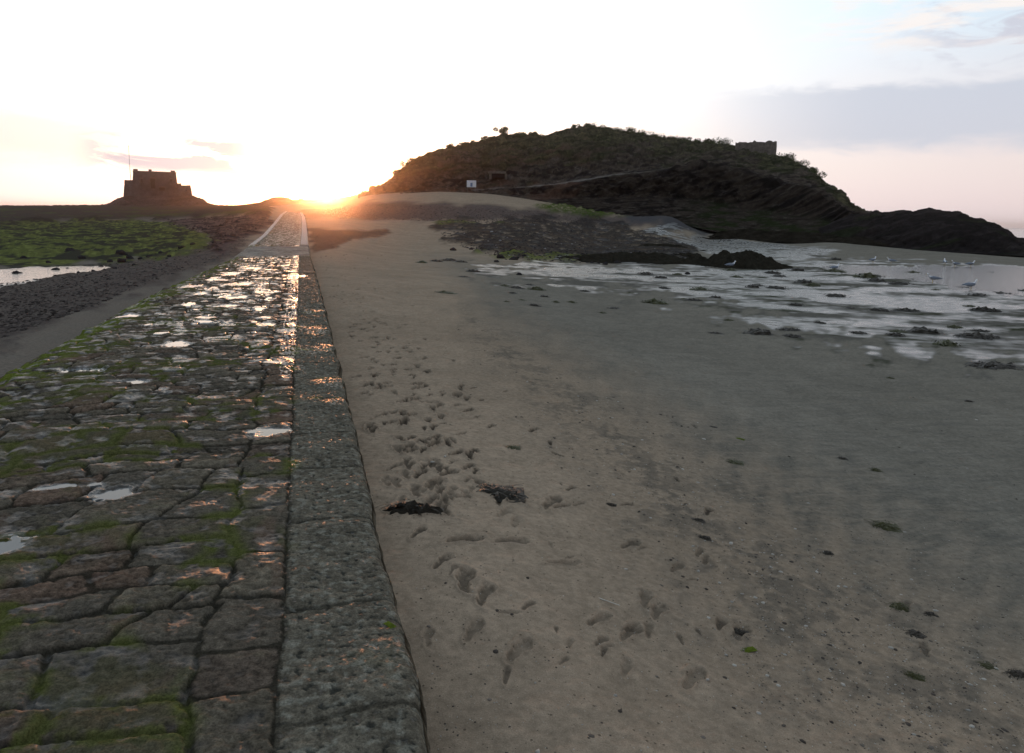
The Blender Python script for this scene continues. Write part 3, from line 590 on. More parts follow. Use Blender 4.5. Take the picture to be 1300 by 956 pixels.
o = loft('rocky_islet', [[(128, 272, 262), (280, 272, 262)], [(128, 265, 285), (200, 264, 285), (280, 265, 285)], [(p, q, 318) for p, q in isl], [(p, q + .6, 350) for p, q in isl], [(128, 275, 420), (280, 275, 420)]], 420, 120,
         lambda P, v, q: (ridged(P[..., 0] * .16, P[..., 2] * .4 + P[..., 1] * .1, 5, 350) * 1.5) * sstep(.2, 1, v) * (1 - .75 * np.exp(-((v - 2.5) / .6) ** 2)),
         lambda P, v, D, N, q: np.array([.050, .038, .036]) * (1 + .5 * fbm(P[..., 0] * .2, P[..., 2] * .5, 3, 354))[..., None])
tag(o, kind='structure')

# ------------------------------------------------------------------ the fort
M_fort = simple('fort_masonry', (.050, .048, .056), .9, .9, .4, .5, .15); M_dark = simple('dark_opening', (.018, .015, .015), .9, 2.)
M_trim = simple('fort_coping', (.09, .072, .068), .9, 1.2, .3, .4, .1)
DF = 322.
def fx(px, py, d=DF): return at_d(px, py, d)
ft = fx(201, 256); fort = empty('sea_fort', ft); tag(fort, 'dark stone sea fort with a square keep on the far islet', 'fort')
azf = math.atan2(ft[0], ft[1]); fort.rotation_euler = (0, 0, -azf)
mpp = math.hypot(ft[0], ft[1]) / F / math.cos(0) * math.cos(math.atan2(ft[0], ft[1]))**0   # metres per photo pixel there
mpp = DF / F * math.cos(azf)
def floc(px, py): return ((px - 201) * mpp, (256 - py) * mpp + .0)
def batter(name, px0, px1, pyb, pyt, y0, y1, bat, m, parent, sub=8, jag=.0):
    """battered masonry block; its courses waver slightly"""
    xa, zb_ = floc(px0, pyb); xb, zt = floc(px1, pyt); g = np.random.default_rng(int(px0 * 7 + pyb)); nz = 10
    ring = []
    for i in range(nz):
        f = i / (nz - 1); o_ = bat * (1 - f); zz = zb_ + (zt - zb_) * f; cs = [(xa - o_, y0 - o_), (xb + o_, y0 - o_), (xb + o_, y1 + o_), (xa - o_, y1 + o_)]
        for k in range(4):
            p, q = cs[k], cs[(k + 1) % 4]
            for j in range(sub):
                t = j / sub; n = g.normal() * .05; ring.append((p[0] + (q[0] - p[0]) * t + n, p[1] + (q[1] - p[1]) * t + n, zz + (g.normal() * jag if i == nz - 1 else 0)))
    n = 4 * sub; V = np.array(ring); Fq = grid_faces(nz, n, True); base = len(V); V = np.vstack([V, [[(xa + xb) / 2, (y0 + y1) / 2, zt]]]); top = (nz - 1) * n
    tr = [[top + j, top + (j + 1) % n, base, base] for j in range(n)]
    o = mesh_np(name, V[:], Fq, m, smooth=False, parent=parent)
    # cap
    import bmesh
    bm = bmesh.new(); bm.from_mesh(o.data); bm.verts.ensure_lookup_table(); bm.faces.new([bm.verts[top + j] for j in range(n)]); bmesh.ops.recalc_face_normals(bm, faces=bm.faces); bm.to_mesh(o.data); bm.free(); return o
def boxm(name, c, s, m, parent=None, bev=0.0, rz=0.):
    import bmesh
    bm = bmesh.new(); bmesh.ops.create_cube(bm, size=1.); bmesh.ops.scale(bm, vec=s, verts=bm.verts)
    if bev: bmesh.ops.bevel(bm, geom=bm.edges[:], offset=bev, segments=2, affect='EDGES')
    if rz: bmesh.ops.rotate(bm, cent=(0, 0, 0), matrix=Matrix.Rotation(rz, 3, 'Z'), verts=bm.verts)
    bmesh.ops.translate(bm, vec=c, verts=bm.verts); me = bpy.data.meshes.new(name); bm.to_mesh(me); bm.free(); me.materials.append(m)
    o = bpy.data.objects.new(name, me); col.objects.link(o)
    if parent: o.parent = parent
    return o
keep = batter('keep', 174.5, 223, 254, 219.6, 0, 14, .7, M_fort, fort, jag=.06)
for a, b, yt in ((175, 180, 218.4), (192, 195.5, 218.2), (217, 222, 218.6)):
    x0, _ = floc(a, 0); x1, _ = floc(b, 0); boxm('parapet_turret', ((x0 + x1) / 2, .9, floc(0, yt)[1] - .3), (x1 - x0, 1.6, 1.4), M_fort, fort, .05)
cp = boxm('coping', ((floc(175, 0)[0] + floc(222.6, 0)[0]) / 2, 7, floc(0, 219.8)[1] + .02), (floc(222.6, 0)[0] - floc(175, 0)[0] + .5, 14.6, .35), M_trim, fort, .05)
batter('bastion', 165.5, 182, 258, 231.2, -5, 11, 1.0, M_fort, fort, jag=.05)
batter('bastion', 224, 238.5, 258, 235.5, -4, 12, 1.0, M_fort, fort, jag=.12); batter('bastion', 221, 228, 258, 233, -2, 9, .5, M_fort, fort, jag=.08)
batter('curtain_wall', 178, 226, 259, 243.5, -6, 2, .8, M_fort, fort, jag=.08)
for a, b, y0, y1 in ((193.5, 198.5, 228, 240), (203, 209, 238.5, 242.2), (216, 218, 228, 231), (183, 184.6, 229, 232)):
    x0, z0 = floc(a, y1); x1, z1 = floc(b, y0); w = boxm('opening', ((x0 + x1) / 2, -.62 + (0 if y1 < 235 else -.05), (z0 + z1) / 2), (x1 - x0, .5, z1 - z0), M_dark, fort)
    boxm('lintel', ((x0 + x1) / 2, -.72, z1 + .18), (x1 - x0 + .5, .5, .3), M_trim, w)
def cyl(name, p, q, r0, r1, m, parent=None, n=8):
    p = np.array(p, float); q = np.array(q, float); d = q - p; L = np.linalg.norm(d); d /= L; a = np.cross(d, [0, 0, 1] if abs(d[2]) < .9 else [1, 0, 0]); a /= np.linalg.norm(a); b = np.cross(d, a)
    th = np.linspace(0, 2 * np.pi, n, endpoint=False); ringf = lambda c, r: c + r * (np.cos(th)[:, None] * a + np.sin(th)[:, None] * b)
    V = np.vstack([ringf(p, r0), ringf(q, r1), [p], [q]]); Fq = [[i, (i + 1) % n, n + (i + 1) % n, n + i] for i in range(n)]
    T = [[2 * n, (i + 1) % n, i, i] for i in range(n)]
    o = mesh_np(name, V, Fq, m, parent=parent); return o
M_pole = simple('painted_pole', (.35, .33, .33), .5, 3., .1)
fp_ = fx(166, 231.5); fpo = empty('flagpole', fp_); cyl('pole', (0, 0, -1), (0, 0, 13.2), .11, .06, M_pole, fpo); boxm('truck', (0, 0, 13.3), (.28, .28, .22), M_pole, fpo, .04)
tag(fpo, 'thin bare flagpole rising from the left bastion of the fort', 'flagpole')
# ------------------------------------------------------------------ things on the hill
M_white = simple('white_paint', (.62, .64, .68), .6, 3., .12); M_conc = simple('weathered_concrete', (.12, .11, .095), .9, 2., .35, .5, .1)
M_stone = simple('ruin_stone', (.12, .105, .09), .95, 1.2, .45, .7, .2); M_blue = simple('blue_grey_plate', (.16, .22, .34), .5, 4., .15)
p = at_d(598.5, 240, 171.5); sg = empty('notice_board', p); sg.rotation_euler = (0, 0, -math.atan2(p[0], p[1]))
bd = boxm('panel', (0, 0, 1.15), (2.1, .12, 1.5), M_white, sg, .03)
boxm('plate', (0, -.075, .95), (.5, .03, .85), M_blue, bd); 
for q in (-.85, .85): boxm('leg', (q, .09, .1), (.1, .06, 1.6), M_conc, sg, .01)
tag(sg, 'small white notice board standing at the foot of the hillside', 'notice board')
p = at_d(631, 228, 179); bk_ = empty('bunker', p); bk_.rotation_euler = (0, 0, -math.atan2(p[0], p[1]))
boxm('lintel_slab', (0, .8, 1.6), (4.2, 3., .45), M_conc, bk_, .06); boxm('embrasure', (.3, .9, .85), (3., 2.2, .95), M_dark, bk_)
for q in (-1.6, 2.1): boxm('side_wall', (q, 1., .75), (.6, 2.6, 1.35), M_conc, bk_, .05)
tag(bk_, 'sunken concrete bunker with a dark slit under a grey lintel on the hillside', 'bunker')
# pale rock slab high on the slope
def rock_mesh(name, seed, sx, sy, sz, m, rough=.25, sub=3):
    import bmesh
    bm = bmesh.new(); bmesh.ops.create_icosphere(bm, subdivisions=sub, radius=1.)
    g = np.random.default_rng(seed); planes = [(lambda v: v / np.linalg.norm(v))(g.normal(size=3)) for _ in range(9)]; off = g.uniform(.55, .95, 9)
    for v in bm.verts:
        c_ = np.array(v.co)
        for n, o_ in zip(planes, off):
            d = c_ @ n - o_
            if d > 0: c_ = c_ - n * d * .9
        q = 1 + rough * float(fbm(c_[0] * 2 + seed, c_[1] * 2 + c_[2] * 2.3, 3, seed % 50)); c_ = c_ * q; v.co = Vector((c_[0] * sx, c_[1] * sy, max(c_[2], -.5) * sz))
    me = bpy.data.meshes.new(name); bm.to_mesh(me); bm.free(); me.materials.append(m)
    for pl in me.polygons: pl.use_smooth = True
    return me
M_pale = simple('pale_rock', (.17, .165, .175), .9, 1.2, .3, .5, .1)
o = bpy.data.objects.new('rock_slab', rock_mesh('rock_slab', 5, 1.1, .8, 2.0, M_pale)); col.objects.link(o); o.location = at_d(749, 206, 178.5); tag(o, 'pale upright rock slab showing high on the dark slope', 'rock')
# ruined wall on the hill's right shoulder
p = at_d(960, 199, 177); rw = empty('stone_wall', p); rw.rotation_euler = (0, 0, -math.atan2(p[0], p[1]))
def wall_piece(name, x0, x1, z1, m, parent, seed, dep=1.2):
    g = np.random.default_rng(seed); n = int((x1 - x0) / .45) + 2; xs = np.linspace(x0, x1, n); zt = z1 + g.normal(size=n) * .10; zt[0] -= .25; V = []; 
    for y_ in (0, dep):
        for k in range(6):
            f = k / 5
            for i in range(n): V.append((xs[i] + g.normal() * .03, y_ + g.normal() * .04 + (-.12 if y_ == 0 else .12) * (1 - f), -2.2 + (zt[i] + 2.2) * f))
    V = np.array(V); A = grid_faces(6, n); B = A[:, ::-1] + 6 * n; T = np.array([[5 * n + i, 5 * n + i + 1, 11 * n + i + 1, 11 * n + i] for i in range(n - 1)])
    E = np.array([[k * n, (k + 1) * n, (k + 7) * n, (k + 6) * n] for k in range(5)] + [[k * n + n - 1, (k + 6) * n + n - 1, (k + 7) * n + n - 1, (k + 1) * n + n - 1] for k in range(5)])
    return mesh_np(name, V, np.vstack([A, B, T, E]), m, smooth=False, parent=parent)
wall_piece('wall_run', -4.6, 1.6, 3.2, M_stone, rw, 3); wall_piece('wall_end', 1.62, 4.1, 3.3, M_stone, rw, 4, 2.4)
tag(rw, 'ruined dark stone wall standing on the right shoulder of the hilltop', 'wall')

# shrubs on the skyline: trunk and a crown of leaf clumps
M_leaf = simple('shrub_leaves', (.045, .062, .020), .8, 1.5, .5, .1); M_bark = simple('shrub_bark', (.06, .045, .035), .9, 4.)
def shrub(name, p, w, h_, n, seed, label, group=None):
    g = np.random.default_rng(seed); e = empty(name, p); cyl('trunk', (0, 0, -1.0), (0, 0, h_ * .6), .1 * w, .04 * w, M_bark, e)
    lobes = [(g.normal() * w * .28, g.normal() * w * .28, h_ * g.uniform(.35, .85), w * g.uniform(.22, .4)) for _ in range(7)]; V = []; Fq = []
    for i in range(n):
        l = lobes[g.integers(7)]; d = g.normal(size=3); d /= np.linalg.norm(d); c_ = np.array(l[:3]) + d * l[3] * g.uniform(.5, 1.1) * np.array([1, 1, .8]); c_[2] = max(c_[2], -.1)
        a = g.normal(size=3); a /= np.linalg.norm(a); b = np.cross(a, g.normal(size=3)); b /= np.linalg.norm(b); s_ = g.uniform(.05, .13) * min(w, 2) ** .5
        k = len(V); V += [c_ - a * s_, c_ + b * s_ * .6, c_ + a * s_, c_ - b * s_ * .6]; Fq.append([k, k + 1, k + 2, k + 3])
    mesh_np('crown', np.array(V), np.array(Fq), M_leaf, smooth=False, parent=e); return tag(e, label, 'shrub', group)
hv = np.array([v.co for v in []])
crv = np.array([at_d(p, q, dcr(p)) for p, q in sky_hill]); 
def crest_pt(px, dy=1.5):
    return at_d(px, np.interp(px, [k[0] for k in sky_hill], [k[1] for k in sky_hill]) + dy, dcr(px) - .5)
shrub('shrub', crest_pt(639, 2), 2.6, 2.6, 1500, 1, 'tallest round shrub on the skyline above the bunker')
shrub('shrub', crest_pt(571, 2), 1.9, 1.7, 900, 2, 'small round shrub on the steep left skyline above the notice board')
shrub('shrub', crest_pt(729, 2), 1.6, 1.4, 700, 3, 'small tuft of shrub at the left end of the highest crest')
for i, px in enumerate([507, 519, 530, 545, 586, 602, 618, 655, 664, 676, 688, 746, 765, 783, 800, 818, 836, 852, 870, 888, 903, 918, 1000, 1012, 1024, 1036]):
    shrub('shrub', crest_pt(px + rng.uniform(-3, 3), 2.6), rng.uniform(2.2, 4.0), rng.uniform(.9, 1.4) * (.65 if px > 990 else 1), 1300, 20 + i, 'low spreading bush growing along the crest line of the hill', 'low bushes along the hill crest')

# ------------------------------------------------------------------ rocks and seaweed on the shore
M_weed = simple('wet_seaweed', (.024, .019, .012), .5, 14., .5, .6, .02, .15); M_weed2 = simple('olive_seaweed', (.045, .045, .014), .5, 14., .5, .6, .02, .15)
M_rock = simple('dark_wet_rock', (.035, .032, .033), .5, 3., .4, .6, .06); M_blackweed = simple('black_weed_rock', (.022, .020, .015), .5, 2.5, .5, .9, .12)
def mound(name, c_, L, Wd_, H_, ang, seed, m, label, cat, tintc=(.024, .021, .015)):
    n = 90; u, v = np.meshgrid(np.linspace(-1, 1, n * 2), np.linspace(-1, 1, n), indexing='xy'); e = np.sqrt(u * u + v * v) + .22 * fbm(u * 2.5, v * 2.5, 3, seed)
    hh = sstep(1., .1, e) if False else (1 - sstep(.15, 1., e)); X = u * L / 2; Y = v * Wd_ / 2; k = 1 / max(H_, .3)
    Zz = hh * H_ * (.75 + .45 * ridged(X * .5 * k, Y * .5 * k, 4, seed + 3)) + (hh > 0) * fbm(X * 5, Y * 5, 3, seed + 5) * .05 * min(1, H_) - .04 - .15 * (hh <= 0)
    ca, sa = math.cos(ang), math.sin(ang); gx = X * ca - Y * sa; gy = X * sa + Y * ca
    zz = np.array([[base_z(c_[0] + gx[i, ::16], c_[1] + gy[i, ::16])] for i in range(n)]).reshape(n, -1); zi = np.array([np.interp(np.arange(2 * n), np.arange(0, 2 * n, 16), zz[i]) for i in range(n)])
    P = np.stack([gx, gy, Zz + zi - c_[2]], -1); o = mesh_np(name, P.reshape(-1, 3), grid_faces(n, 2 * n), m); o.location = c_
    if o.data.polygons[n * n // 2].normal.z < 0: o.data.flip_normals()
    return tag(o, label, cat)
def mnd(px0, px1, py, H_, dep, seed, label, m=M_blackweed, name='weed_covered_rock'):
    a, b = hit(px0, py), hit(px1, py + (px1 - px0) * .02); c_ = (a + b) / 2; L = np.linalg.norm((b - a)[:2]) * 1.15; an = math.atan2(b[1] - a[1], b[0] - a[0]); return mound(name, c_, L, dep, H_, an, seed, m, label, 'rock')
mnd(878, 992, 336, 1.0, 7., 11, 'low rock mound draped in black weed between the channel and the shining sand')
mnd(862, 890, 328, .45, 5., 14, 'small dark weed-covered rock at the tip of the shingle bank')
mnd(690, 905, 329, .55, 7., 17, 'long dark reddish weed bank on the near edge of the shingle')
mnd(800, 886, 316, .5, 8., 18, 'dark weed hump on the right end of the shingle bank beside the channel')
# clumps of weed: a lumpy tangle with loose fronds
def clump_mesh(seed, m):
    g = np.random.default_rng(seed); V = []; Fq = []
    n = 16; u = np.linspace(-1, 1, n); U_, V_ = np.meshgrid(u, u); e = np.sqrt(U_ ** 2 + V_ ** 2) + .35 * fbm(U_ * 2 + seed, V_ * 2, 3, seed); hh = 1 - sstep(.1, .95, e)
    Pz = hh * (.16 + .12 * fbm(U_ * 4 + seed, V_ * 4, 3, seed + 1)) - .015 - .03 * (hh <= 0); P = np.stack([U_ * .5, V_ * .3, Pz], -1).reshape(-1, 3); V = list(P); Fq = grid_faces(n, n).tolist()
    for k in range(46):
        a = g.uniform(0, 2 * np.pi); rad = g.uniform(.05, .38); p = np.array([math.cos(a) * rad, math.sin(a) * rad * .6, .05 + .1 * g.random()]); d = np.array([math.cos(a + g.normal() * .7), math.sin(a + g.normal() * .7) * .6, .25]); w = g.uniform(.008, .02)
        for j in range(5):
            s_ = np.cross(d, [0, 0, 1]); s_ /= np.linalg.norm(s_) + 1e-6; V += [p - s_ * w, p + s_ * w]
            if j: b = len(V); Fq.append([b - 4, b - 3, b - 1, b - 2])
            p = p + d * .055; d = d + np.array([g.normal() * .3, g.normal() * .3, -.35]); p[2] = max(p[2], .004)
    me_o = mesh_np('seaweed', np.array(V), np.array(Fq), m); me = me_o.data; bpy.data.objects.remove(me_o); return me
CM = [clump_mesh(i, M_weed if i % 3 else M_weed2) for i in range(6)]
def clump(px, py, wpx, label='small dark clump of seaweed lying flat on the sand', group='scattered seaweed clumps', k=None, sy=1., name='seaweed_clump'):
    p = put(px, py); d = math.hypot(p[0], p[1]); o = bpy.data.objects.new(name, CM[rng.integers(6) if k is None else k]); col.objects.link(o); s_ = wpx * d / F * 1.35
    o.location = p; o.scale = (s_, s_ * sy * 1.3, s_ * rng.uniform(.5, .85)); o.rotation_euler = (0, 0, rng.normal() * .25); return tag(o, label, 'seaweed', group)
clump(1262, 465, 46, 'long dark seaweed mat at the near rim of the shining wet sand', None, 1)
clump(962, 424, 32, 'dark seaweed strand alone on the plain sand short of the water', None, 2)
clump(1122, 668, 26, 'brown seaweed tuft on the bare grey sand right of the tide marks', None, 0)
clump(632, 628, 52, 'broad brown tangle of seaweed pressed into sand by the footprints', None, 4)
clump(524, 652, 60, 'long brown seaweed strand lying close to the causeway wall', None, 1, .5)
clump(768, 437, 0.1) if False else None
for px, py, w in [(565, 372, 22), (535, 334, 14), (553, 332, 14), (570, 331, 20), (585, 333, 14), (600, 345, 16), (588, 352, 14), (832, 385, 28), (887, 368, 22), (843, 366, 14), (838, 353, 16), (867, 380, 10), (880, 382, 18), (908, 378, 14), (720, 320, 16),
                  (640, 363, 14), (655, 366, 16), (672, 362, 12), (680, 368, 20), (690, 377, 12), (678, 388, 14), (662, 381, 10), (650, 372, 10), (705, 384, 10), (725, 384, 12), (779, 391, 14), (765, 397, 10), (643, 383, 8), (800, 372, 10), (820, 349, 18), (860, 349, 12), (742, 370, 12),
                  (1060, 345, 22), (1100, 352, 26), (1140, 361, 22), (1060, 376, 22), (1118, 395, 22), (1150, 395, 24), (1170, 422, 34), (1140, 421, 18), (1200, 438, 26), (1225, 364, 18), (1270, 371, 22), (1020, 360, 20), (985, 366, 22), (955, 365, 16), (1010, 388, 16), (1040, 410, 12), (1090, 423, 18), (1240, 428, 36), (980, 347, 16), (935, 352, 14),
                  (1160, 346, 16), (1250, 395, 24), (1060, 330, 14), (885, 660, 14), (893, 681, 14), (1160, 805, 18), (1050, 700, 10), (1250, 845, 16), (1290, 858, 20), (1160, 858, 18), (1180, 780, 12), (937, 798, 20), (775, 640, 12), (930, 586, 20), (1110, 597, 12), (905, 542, 8), (1230, 510, 8), (1130, 480, 8), (650, 570, 16), (1068, 582, 10), (1140, 770, 20)]:
    clump(px, py, w)
for i in range(26):
    px, py = rng.uniform(900, 1300), rng.uniform(342, 430); clump(px, py, rng.uniform(8, 20))
# green fragments
M_gw = simple('bright_green_weed', (.10, .13, .02), .5, 20., .3)
GM = clump_mesh(9, M_gw)
def gfrag(p, s_, label):
    o = bpy.data.objects.new('green_weed', GM); col.objects.link(o); o.location = p; o.scale = (s_, s_ * .8, s_ * .4); o.rotation_euler = (0, 0, rng.uniform(0, 3)); tag(o, label, 'seaweed')
pz = at_z(495, 793, .006); gfrag(pz, .055, 'bright yellow-green scrap of weed on the causeway kerb')
gfrag(put(950, 823), .09, 'limp green scrap of weed on the dark grit near the bottom'); gfrag(put(938, 557), .13, 'tiny bright green weed scrap on the middle of the grey sand')
# thin white stick
p = put(773, 764); M_stick = simple('bleached_stick', (.55, .52, .46), .7, 20., .15); o = cyl('bleached_stick', (-.055, .045, .006), (.055, -.045, .012), .003, .002, M_stick); o.location = p; tag(o, 'thin bleached straw lying on the sand among the footprints', 'stick')
# rocks at the left pool
RM = [rock_mesh('rock', 40 + i, 1, .8, .75, M_rock) for i in range(5)]
def rock(px, py, w, label, group=None, sink=.1):
    p = put(px, py); d = math.hypot(p[0], p[1]); s_ = w * d / F / 2; o = bpy.data.objects.new('rock', RM[rng.integers(5)]); col.objects.link(o); o.location = (p[0], p[1], p[2] + s_ * .15); o.scale = (s_, s_, s_ * rng.uniform(.7, 1)); o.rotation_euler = (0, 0, rng.uniform(0, 6)); return tag(o, label, 'rock', group)
rock(21, 347, 11, 'dark boulder standing alone in the pale pool on the left'); rock(71, 342, 11, 'dark angular boulder at the green rim of the pale pool'); rock(104, 329, 10, 'dark rock among green weed above the pool end')
for px, py, w in [(85, 340, 6), (98, 341, 5), (117, 343, 8), (100, 346, 5), (128, 336, 9), (140, 333, 7), (155, 333, 12), (165, 329, 10), (178, 330, 8), (190, 328, 9), (205, 325, 8), (215, 328, 6), (146, 341, 5), (132, 342, 5), (36, 343, 4), (10, 346, 3), (60, 347, 3), (170, 337, 5), (230, 318, 9), (245, 314, 8), (155, 325, 14), (62, 334, 7), (88, 320, 12), (30, 328, 8), (110, 350, 4), (135, 350, 4),
                  (300, 282, 5), (280, 300, 6), (296, 300, 8), (290, 306, 6), (255, 290, 5), (272, 309, 6)]:
    rock(px, py, w, 'dark stone of the shingle fringe left of the causeway', 'dark stones left of the causeway')
rock(1020 - 147, 348, 7, 'small dark upright stone in the shining sand in front of the weed mound'); rock(659, 349, 9, 'dark stone at the left end of the shining sand below the shingle')
for px, py, w in [(575, 318, 9), (598, 317, 7), (636, 329, 12), (650, 330, 10), (655, 330, 8), (665, 328, 8), (768, 336, 10), (783, 334, 8), (630, 333, 8)]:
    rock(px, py, w, 'dark stone on the near fringe of the shingle bank', 'stones fringing the shingle bank')

# pebbles and shingle: nobody could count them
def scatter(name, pts, sizes, m, tint, seed=1, flat=.6, zfun=None):
    g = np.random.default_rng(seed); ico = np.array([[0, 0, 1], [.9, 0, .45], [.28, .85, .45], [-.72, .53, .45], [-.72, -.53, .45], [.28, -.85, .45], [.8, .6, -.2], [-.3, .95, -.2], [-1, 0, -.2], [-.3, -.95, -.2], [.8, -.6, -.2]])
    fc = np.array([[0, 1, 2], [0, 2, 3], [0, 3, 4], [0, 4, 5], [0, 5, 1], [1, 6, 2], [2, 7, 3], [3, 8, 4], [4, 9, 5], [5, 10, 1], [2, 6, 7], [3, 7, 8], [4, 8, 9], [5, 9, 10], [1, 10, 6]])
    n = len(pts); k = len(ico); a = g.uniform(0, 6.28, n); R_ = np.stack([np.stack([np.cos(a), -np.sin(a)], 1), np.stack([np.sin(a), np.cos(a)], 1)], 1)
    q = ico[None] * (1 + g.normal(size=(n, k, 1)) * .13) * np.array(sizes)[:, None, None] * np.stack([g.uniform(.7, 1.3, n), g.uniform(.6, 1, n), g.uniform(.5, 1, n) * flat], 1)[:, None]
    xy = np.einsum('nij,nkj->nki', R_, q[..., :2]); V = np.concatenate([xy, q[..., 2:]], 2) + np.array(pts)[:, None]; Fq = (fc[None] + np.arange(n)[:, None, None] * k).reshape(-1, 3)
    T = np.repeat(tint(g, n)[:, None], k, 1).reshape(-1, 3); return tag(mesh_np(name, V.reshape(-1, 3), Fq, m, {'tint': T}), kind='stuff')
m_, t_, b_ = mat('pebble'); t_.t.links.new(t_.n('ShaderNodeAttribute', attribute_name='tint').outputs['Color'], b_.inputs['Base Color']); b_.inputs['Roughness'].default_value = .6; b_.inputs['Specular IOR Level'].default_value = 0.; M_peb = m_
pts = []; sz = []; zq = z.reshape(nr, nc); gq = Z['grit'].reshape(nr, nc)
tries = 0
while len(pts) < 14000 and tries < 200000:
    tries += 1; rad = 2.2 * math.exp(rng.random() * 1.9); a = math.radians(rng.uniform(-8, 40)); X, Y = rad * math.sin(a), rad * math.cos(a); i = np.searchsorted(rr, rad); j = np.searchsorted(az, math.degrees(a)); g_ = gq[i, j]
    if rng.random() > .06 + .94 * g_ ** 2: continue
    s0 = (X - P0[0]) * nrm[0] + (Y - P0[1]) * nrm[1]
    if s0 > -.1: continue
    pts.append((X, Y, zq[i, j])); sz.append((.0018 + .0035 * rng.random() ** 3 + (.008 if rng.random() < .02 else 0)) * (1 + rad * .08))
def tpeb(g, n):
    b = g.choice([0, 1, 2], n, p=[.30, .46, .24]); T = np.array([[.36, .34, .30], [.07, .06, .052], [.15, .13, .11]])[b]; return T * g.uniform(.7, 1.2, (n, 1))
scatter('shell_grit_pebbles', pts, sz, M_peb, tpeb)
def zone_scatter(name, poly, n, smin, smax, tint, seed):
    pts = []; sz = []; xs = [p[0] for p in poly]; ys = [p[1] for p in poly]; g = np.random.default_rng(seed)
    while len(pts) < n:
        px, py = g.uniform(min(xs), max(xs)), g.uniform(min(ys), max(ys)); ins = False
        for i in range(len(poly)):
            (x0, y0), (x1, y1) = poly[i - 1], poly[i]
            if (y0 > py) != (y1 > py) and px < (x1 - x0) * (py - y0) / (y1 - y0) + x0: ins = not ins
        if not ins: continue
        p = put(px, py)
        if inr(p): continue
        pts.append(p); sz.append(g.uniform(smin, smax) * (1 if g.random() < .9 else 1.7))
    scatter(name, pts, sz, M_peb, tint, seed, .7)
def inr(p):
    s0 = s_of(p); 
    if s0 < 0 or s0 > SEND: return False
    a = cint(np.array([s0]), RP)[0]; b = cint(np.array([s0]), LP)[0]; t = np.dot(p - a, nrm); return -.3 < t < np.dot(b - a, nrm) + .2
tdark = lambda g, n: np.array([.040, .036, .036]) * g.uniform(.4, 1.7, (n, 1)) + (g.random((n, 1)) < .012) * .2
zone_scatter('weedy_shingle', [(560, 281), (700, 277), (800, 287), (885, 314), (880, 330), (760, 335), (640, 330), (560, 305)], 4200, .035, .12, tdark, 5)
zone_scatter('dark_shingle', [(0, 352), (130, 336), (262, 312), (335, 285), (300, 316), (230, 342), (120, 390), (0, 430)], 3800, .012, .045, lambda g, n: np.array([.055, .047, .043]) * g.uniform(.4, 1.7, (n, 1)), 6)
zone_scatter('brown_shingle', [(190, 279), (340, 273), (345, 283), (262, 318), (268, 300)], 700, .06, .16, lambda g, n: np.array([.05, .04, .038]) * g.uniform(.4, 1.6, (n, 1)), 8)
zone_scatter('slope_shingle', [(400, 268), (470, 258), (640, 265), (760, 274), (740, 286), (600, 282), (440, 278)], 3500, .05, .12, lambda g, n: np.array([.07, .058, .055]) * g.uniform(.5, 1.5, (n, 1)), 7)

# ------------------------------------------------------------------ gulls
M_gw_ = simple('gull_white', (.72, .73, .75), .7, 20., .08); M_gg = simple('gull_grey', (.20, .23, .28), .7, 20., .1); M_gb = simple('gull_beak', (.5, .33, .05), .5, 20., .1)
def revolve(prof, n=10):   # prof: (x, z, rx) along the body
    V = []; 
    for x_, z_, r_, s_ in prof:
        for k in range(n): a = 2 * math.pi * k / n; V.append((x_, r_ * math.cos(a), z_ + r_ * s_ * math.sin(a)))
    return np.array(V), grid_faces(len(prof), n, True)
def gull():
    e = empty('gull', (0, 0, 0))
    V, Fq = revolve([(-.30, .17, .004, .5), (-.22, .18, .025, .6), (-.1, .19, .065, .9), (.02, .20, .085, .95), (.12, .225, .07, 1), (.17, .27, .045, 1), (.19, .32, .036, 1), (.205, .355, .043, 1), (.23, .37, .037, 1), (.255, .365, .02, 1), (.265, .36, .004, 1)])
    mesh_np('body', V, Fq, M_gw_, parent=e)
    for s_ in (-1, 1):
        V, Fq = revolve([(-.36, .19, .003, 2), (-.2, .205, .016, 3), (-.02, .215, .022, 3.4), (.1, .225, .016, 3), (.14, .23, .003, 2)]); V[:, 1] += s_ * .07; mesh_np('wing', V, Fq, M_gg, parent=e)
        cyl('leg', (.0, s_ * .03, .13), (.01, s_ * .03, 0), .006, .006, M_gb, e)
    cyl('beak', (.262, 0, .36), (.31, 0, .35), .011, .004, M_gb, e); return e
g0 = gull()
for i, (px, py, rz, lb_) in enumerate([(1184, 359, 2.9, 'gull standing alone at the near edge of the bright pool'), (1232, 368, .2, 'gull at the pool rim beside the dark weed, nearest of the flock'), (1060, 344, .4, 'gull at the far left tip of the bright pool'), (1199, 337, 1.2, 'left gull of the group on the sand behind the bright pool'),
                                       (1212, 339, 3.3, 'middle gull of the group on the sand behind the bright pool'), (1232, 339, .1, 'right gull of the group on the sand behind the bright pool'), (1131, 336, 2.6, 'gull walking on the sand behind the left half of the pool'), (1108, 335, .5, 'gull standing on the grey sand straight behind the pool tip'), (928, 341, .3, 'pale gull on the shining sand below the weed mound')]):
    o = g0 if i == 0 else copy_tree(g0); o.location = put(px, py) + np.array([0, 0, .0 if True else 0]); o.rotation_euler = (0, 0, rz); o.scale = (1.25,) * 3; tag(o, lb_, 'gull', 'gulls around the bright pool')
    zl = lv['rpool']; 
    if o.location.z < zl and px > 1040: o.location.z = zl - .02
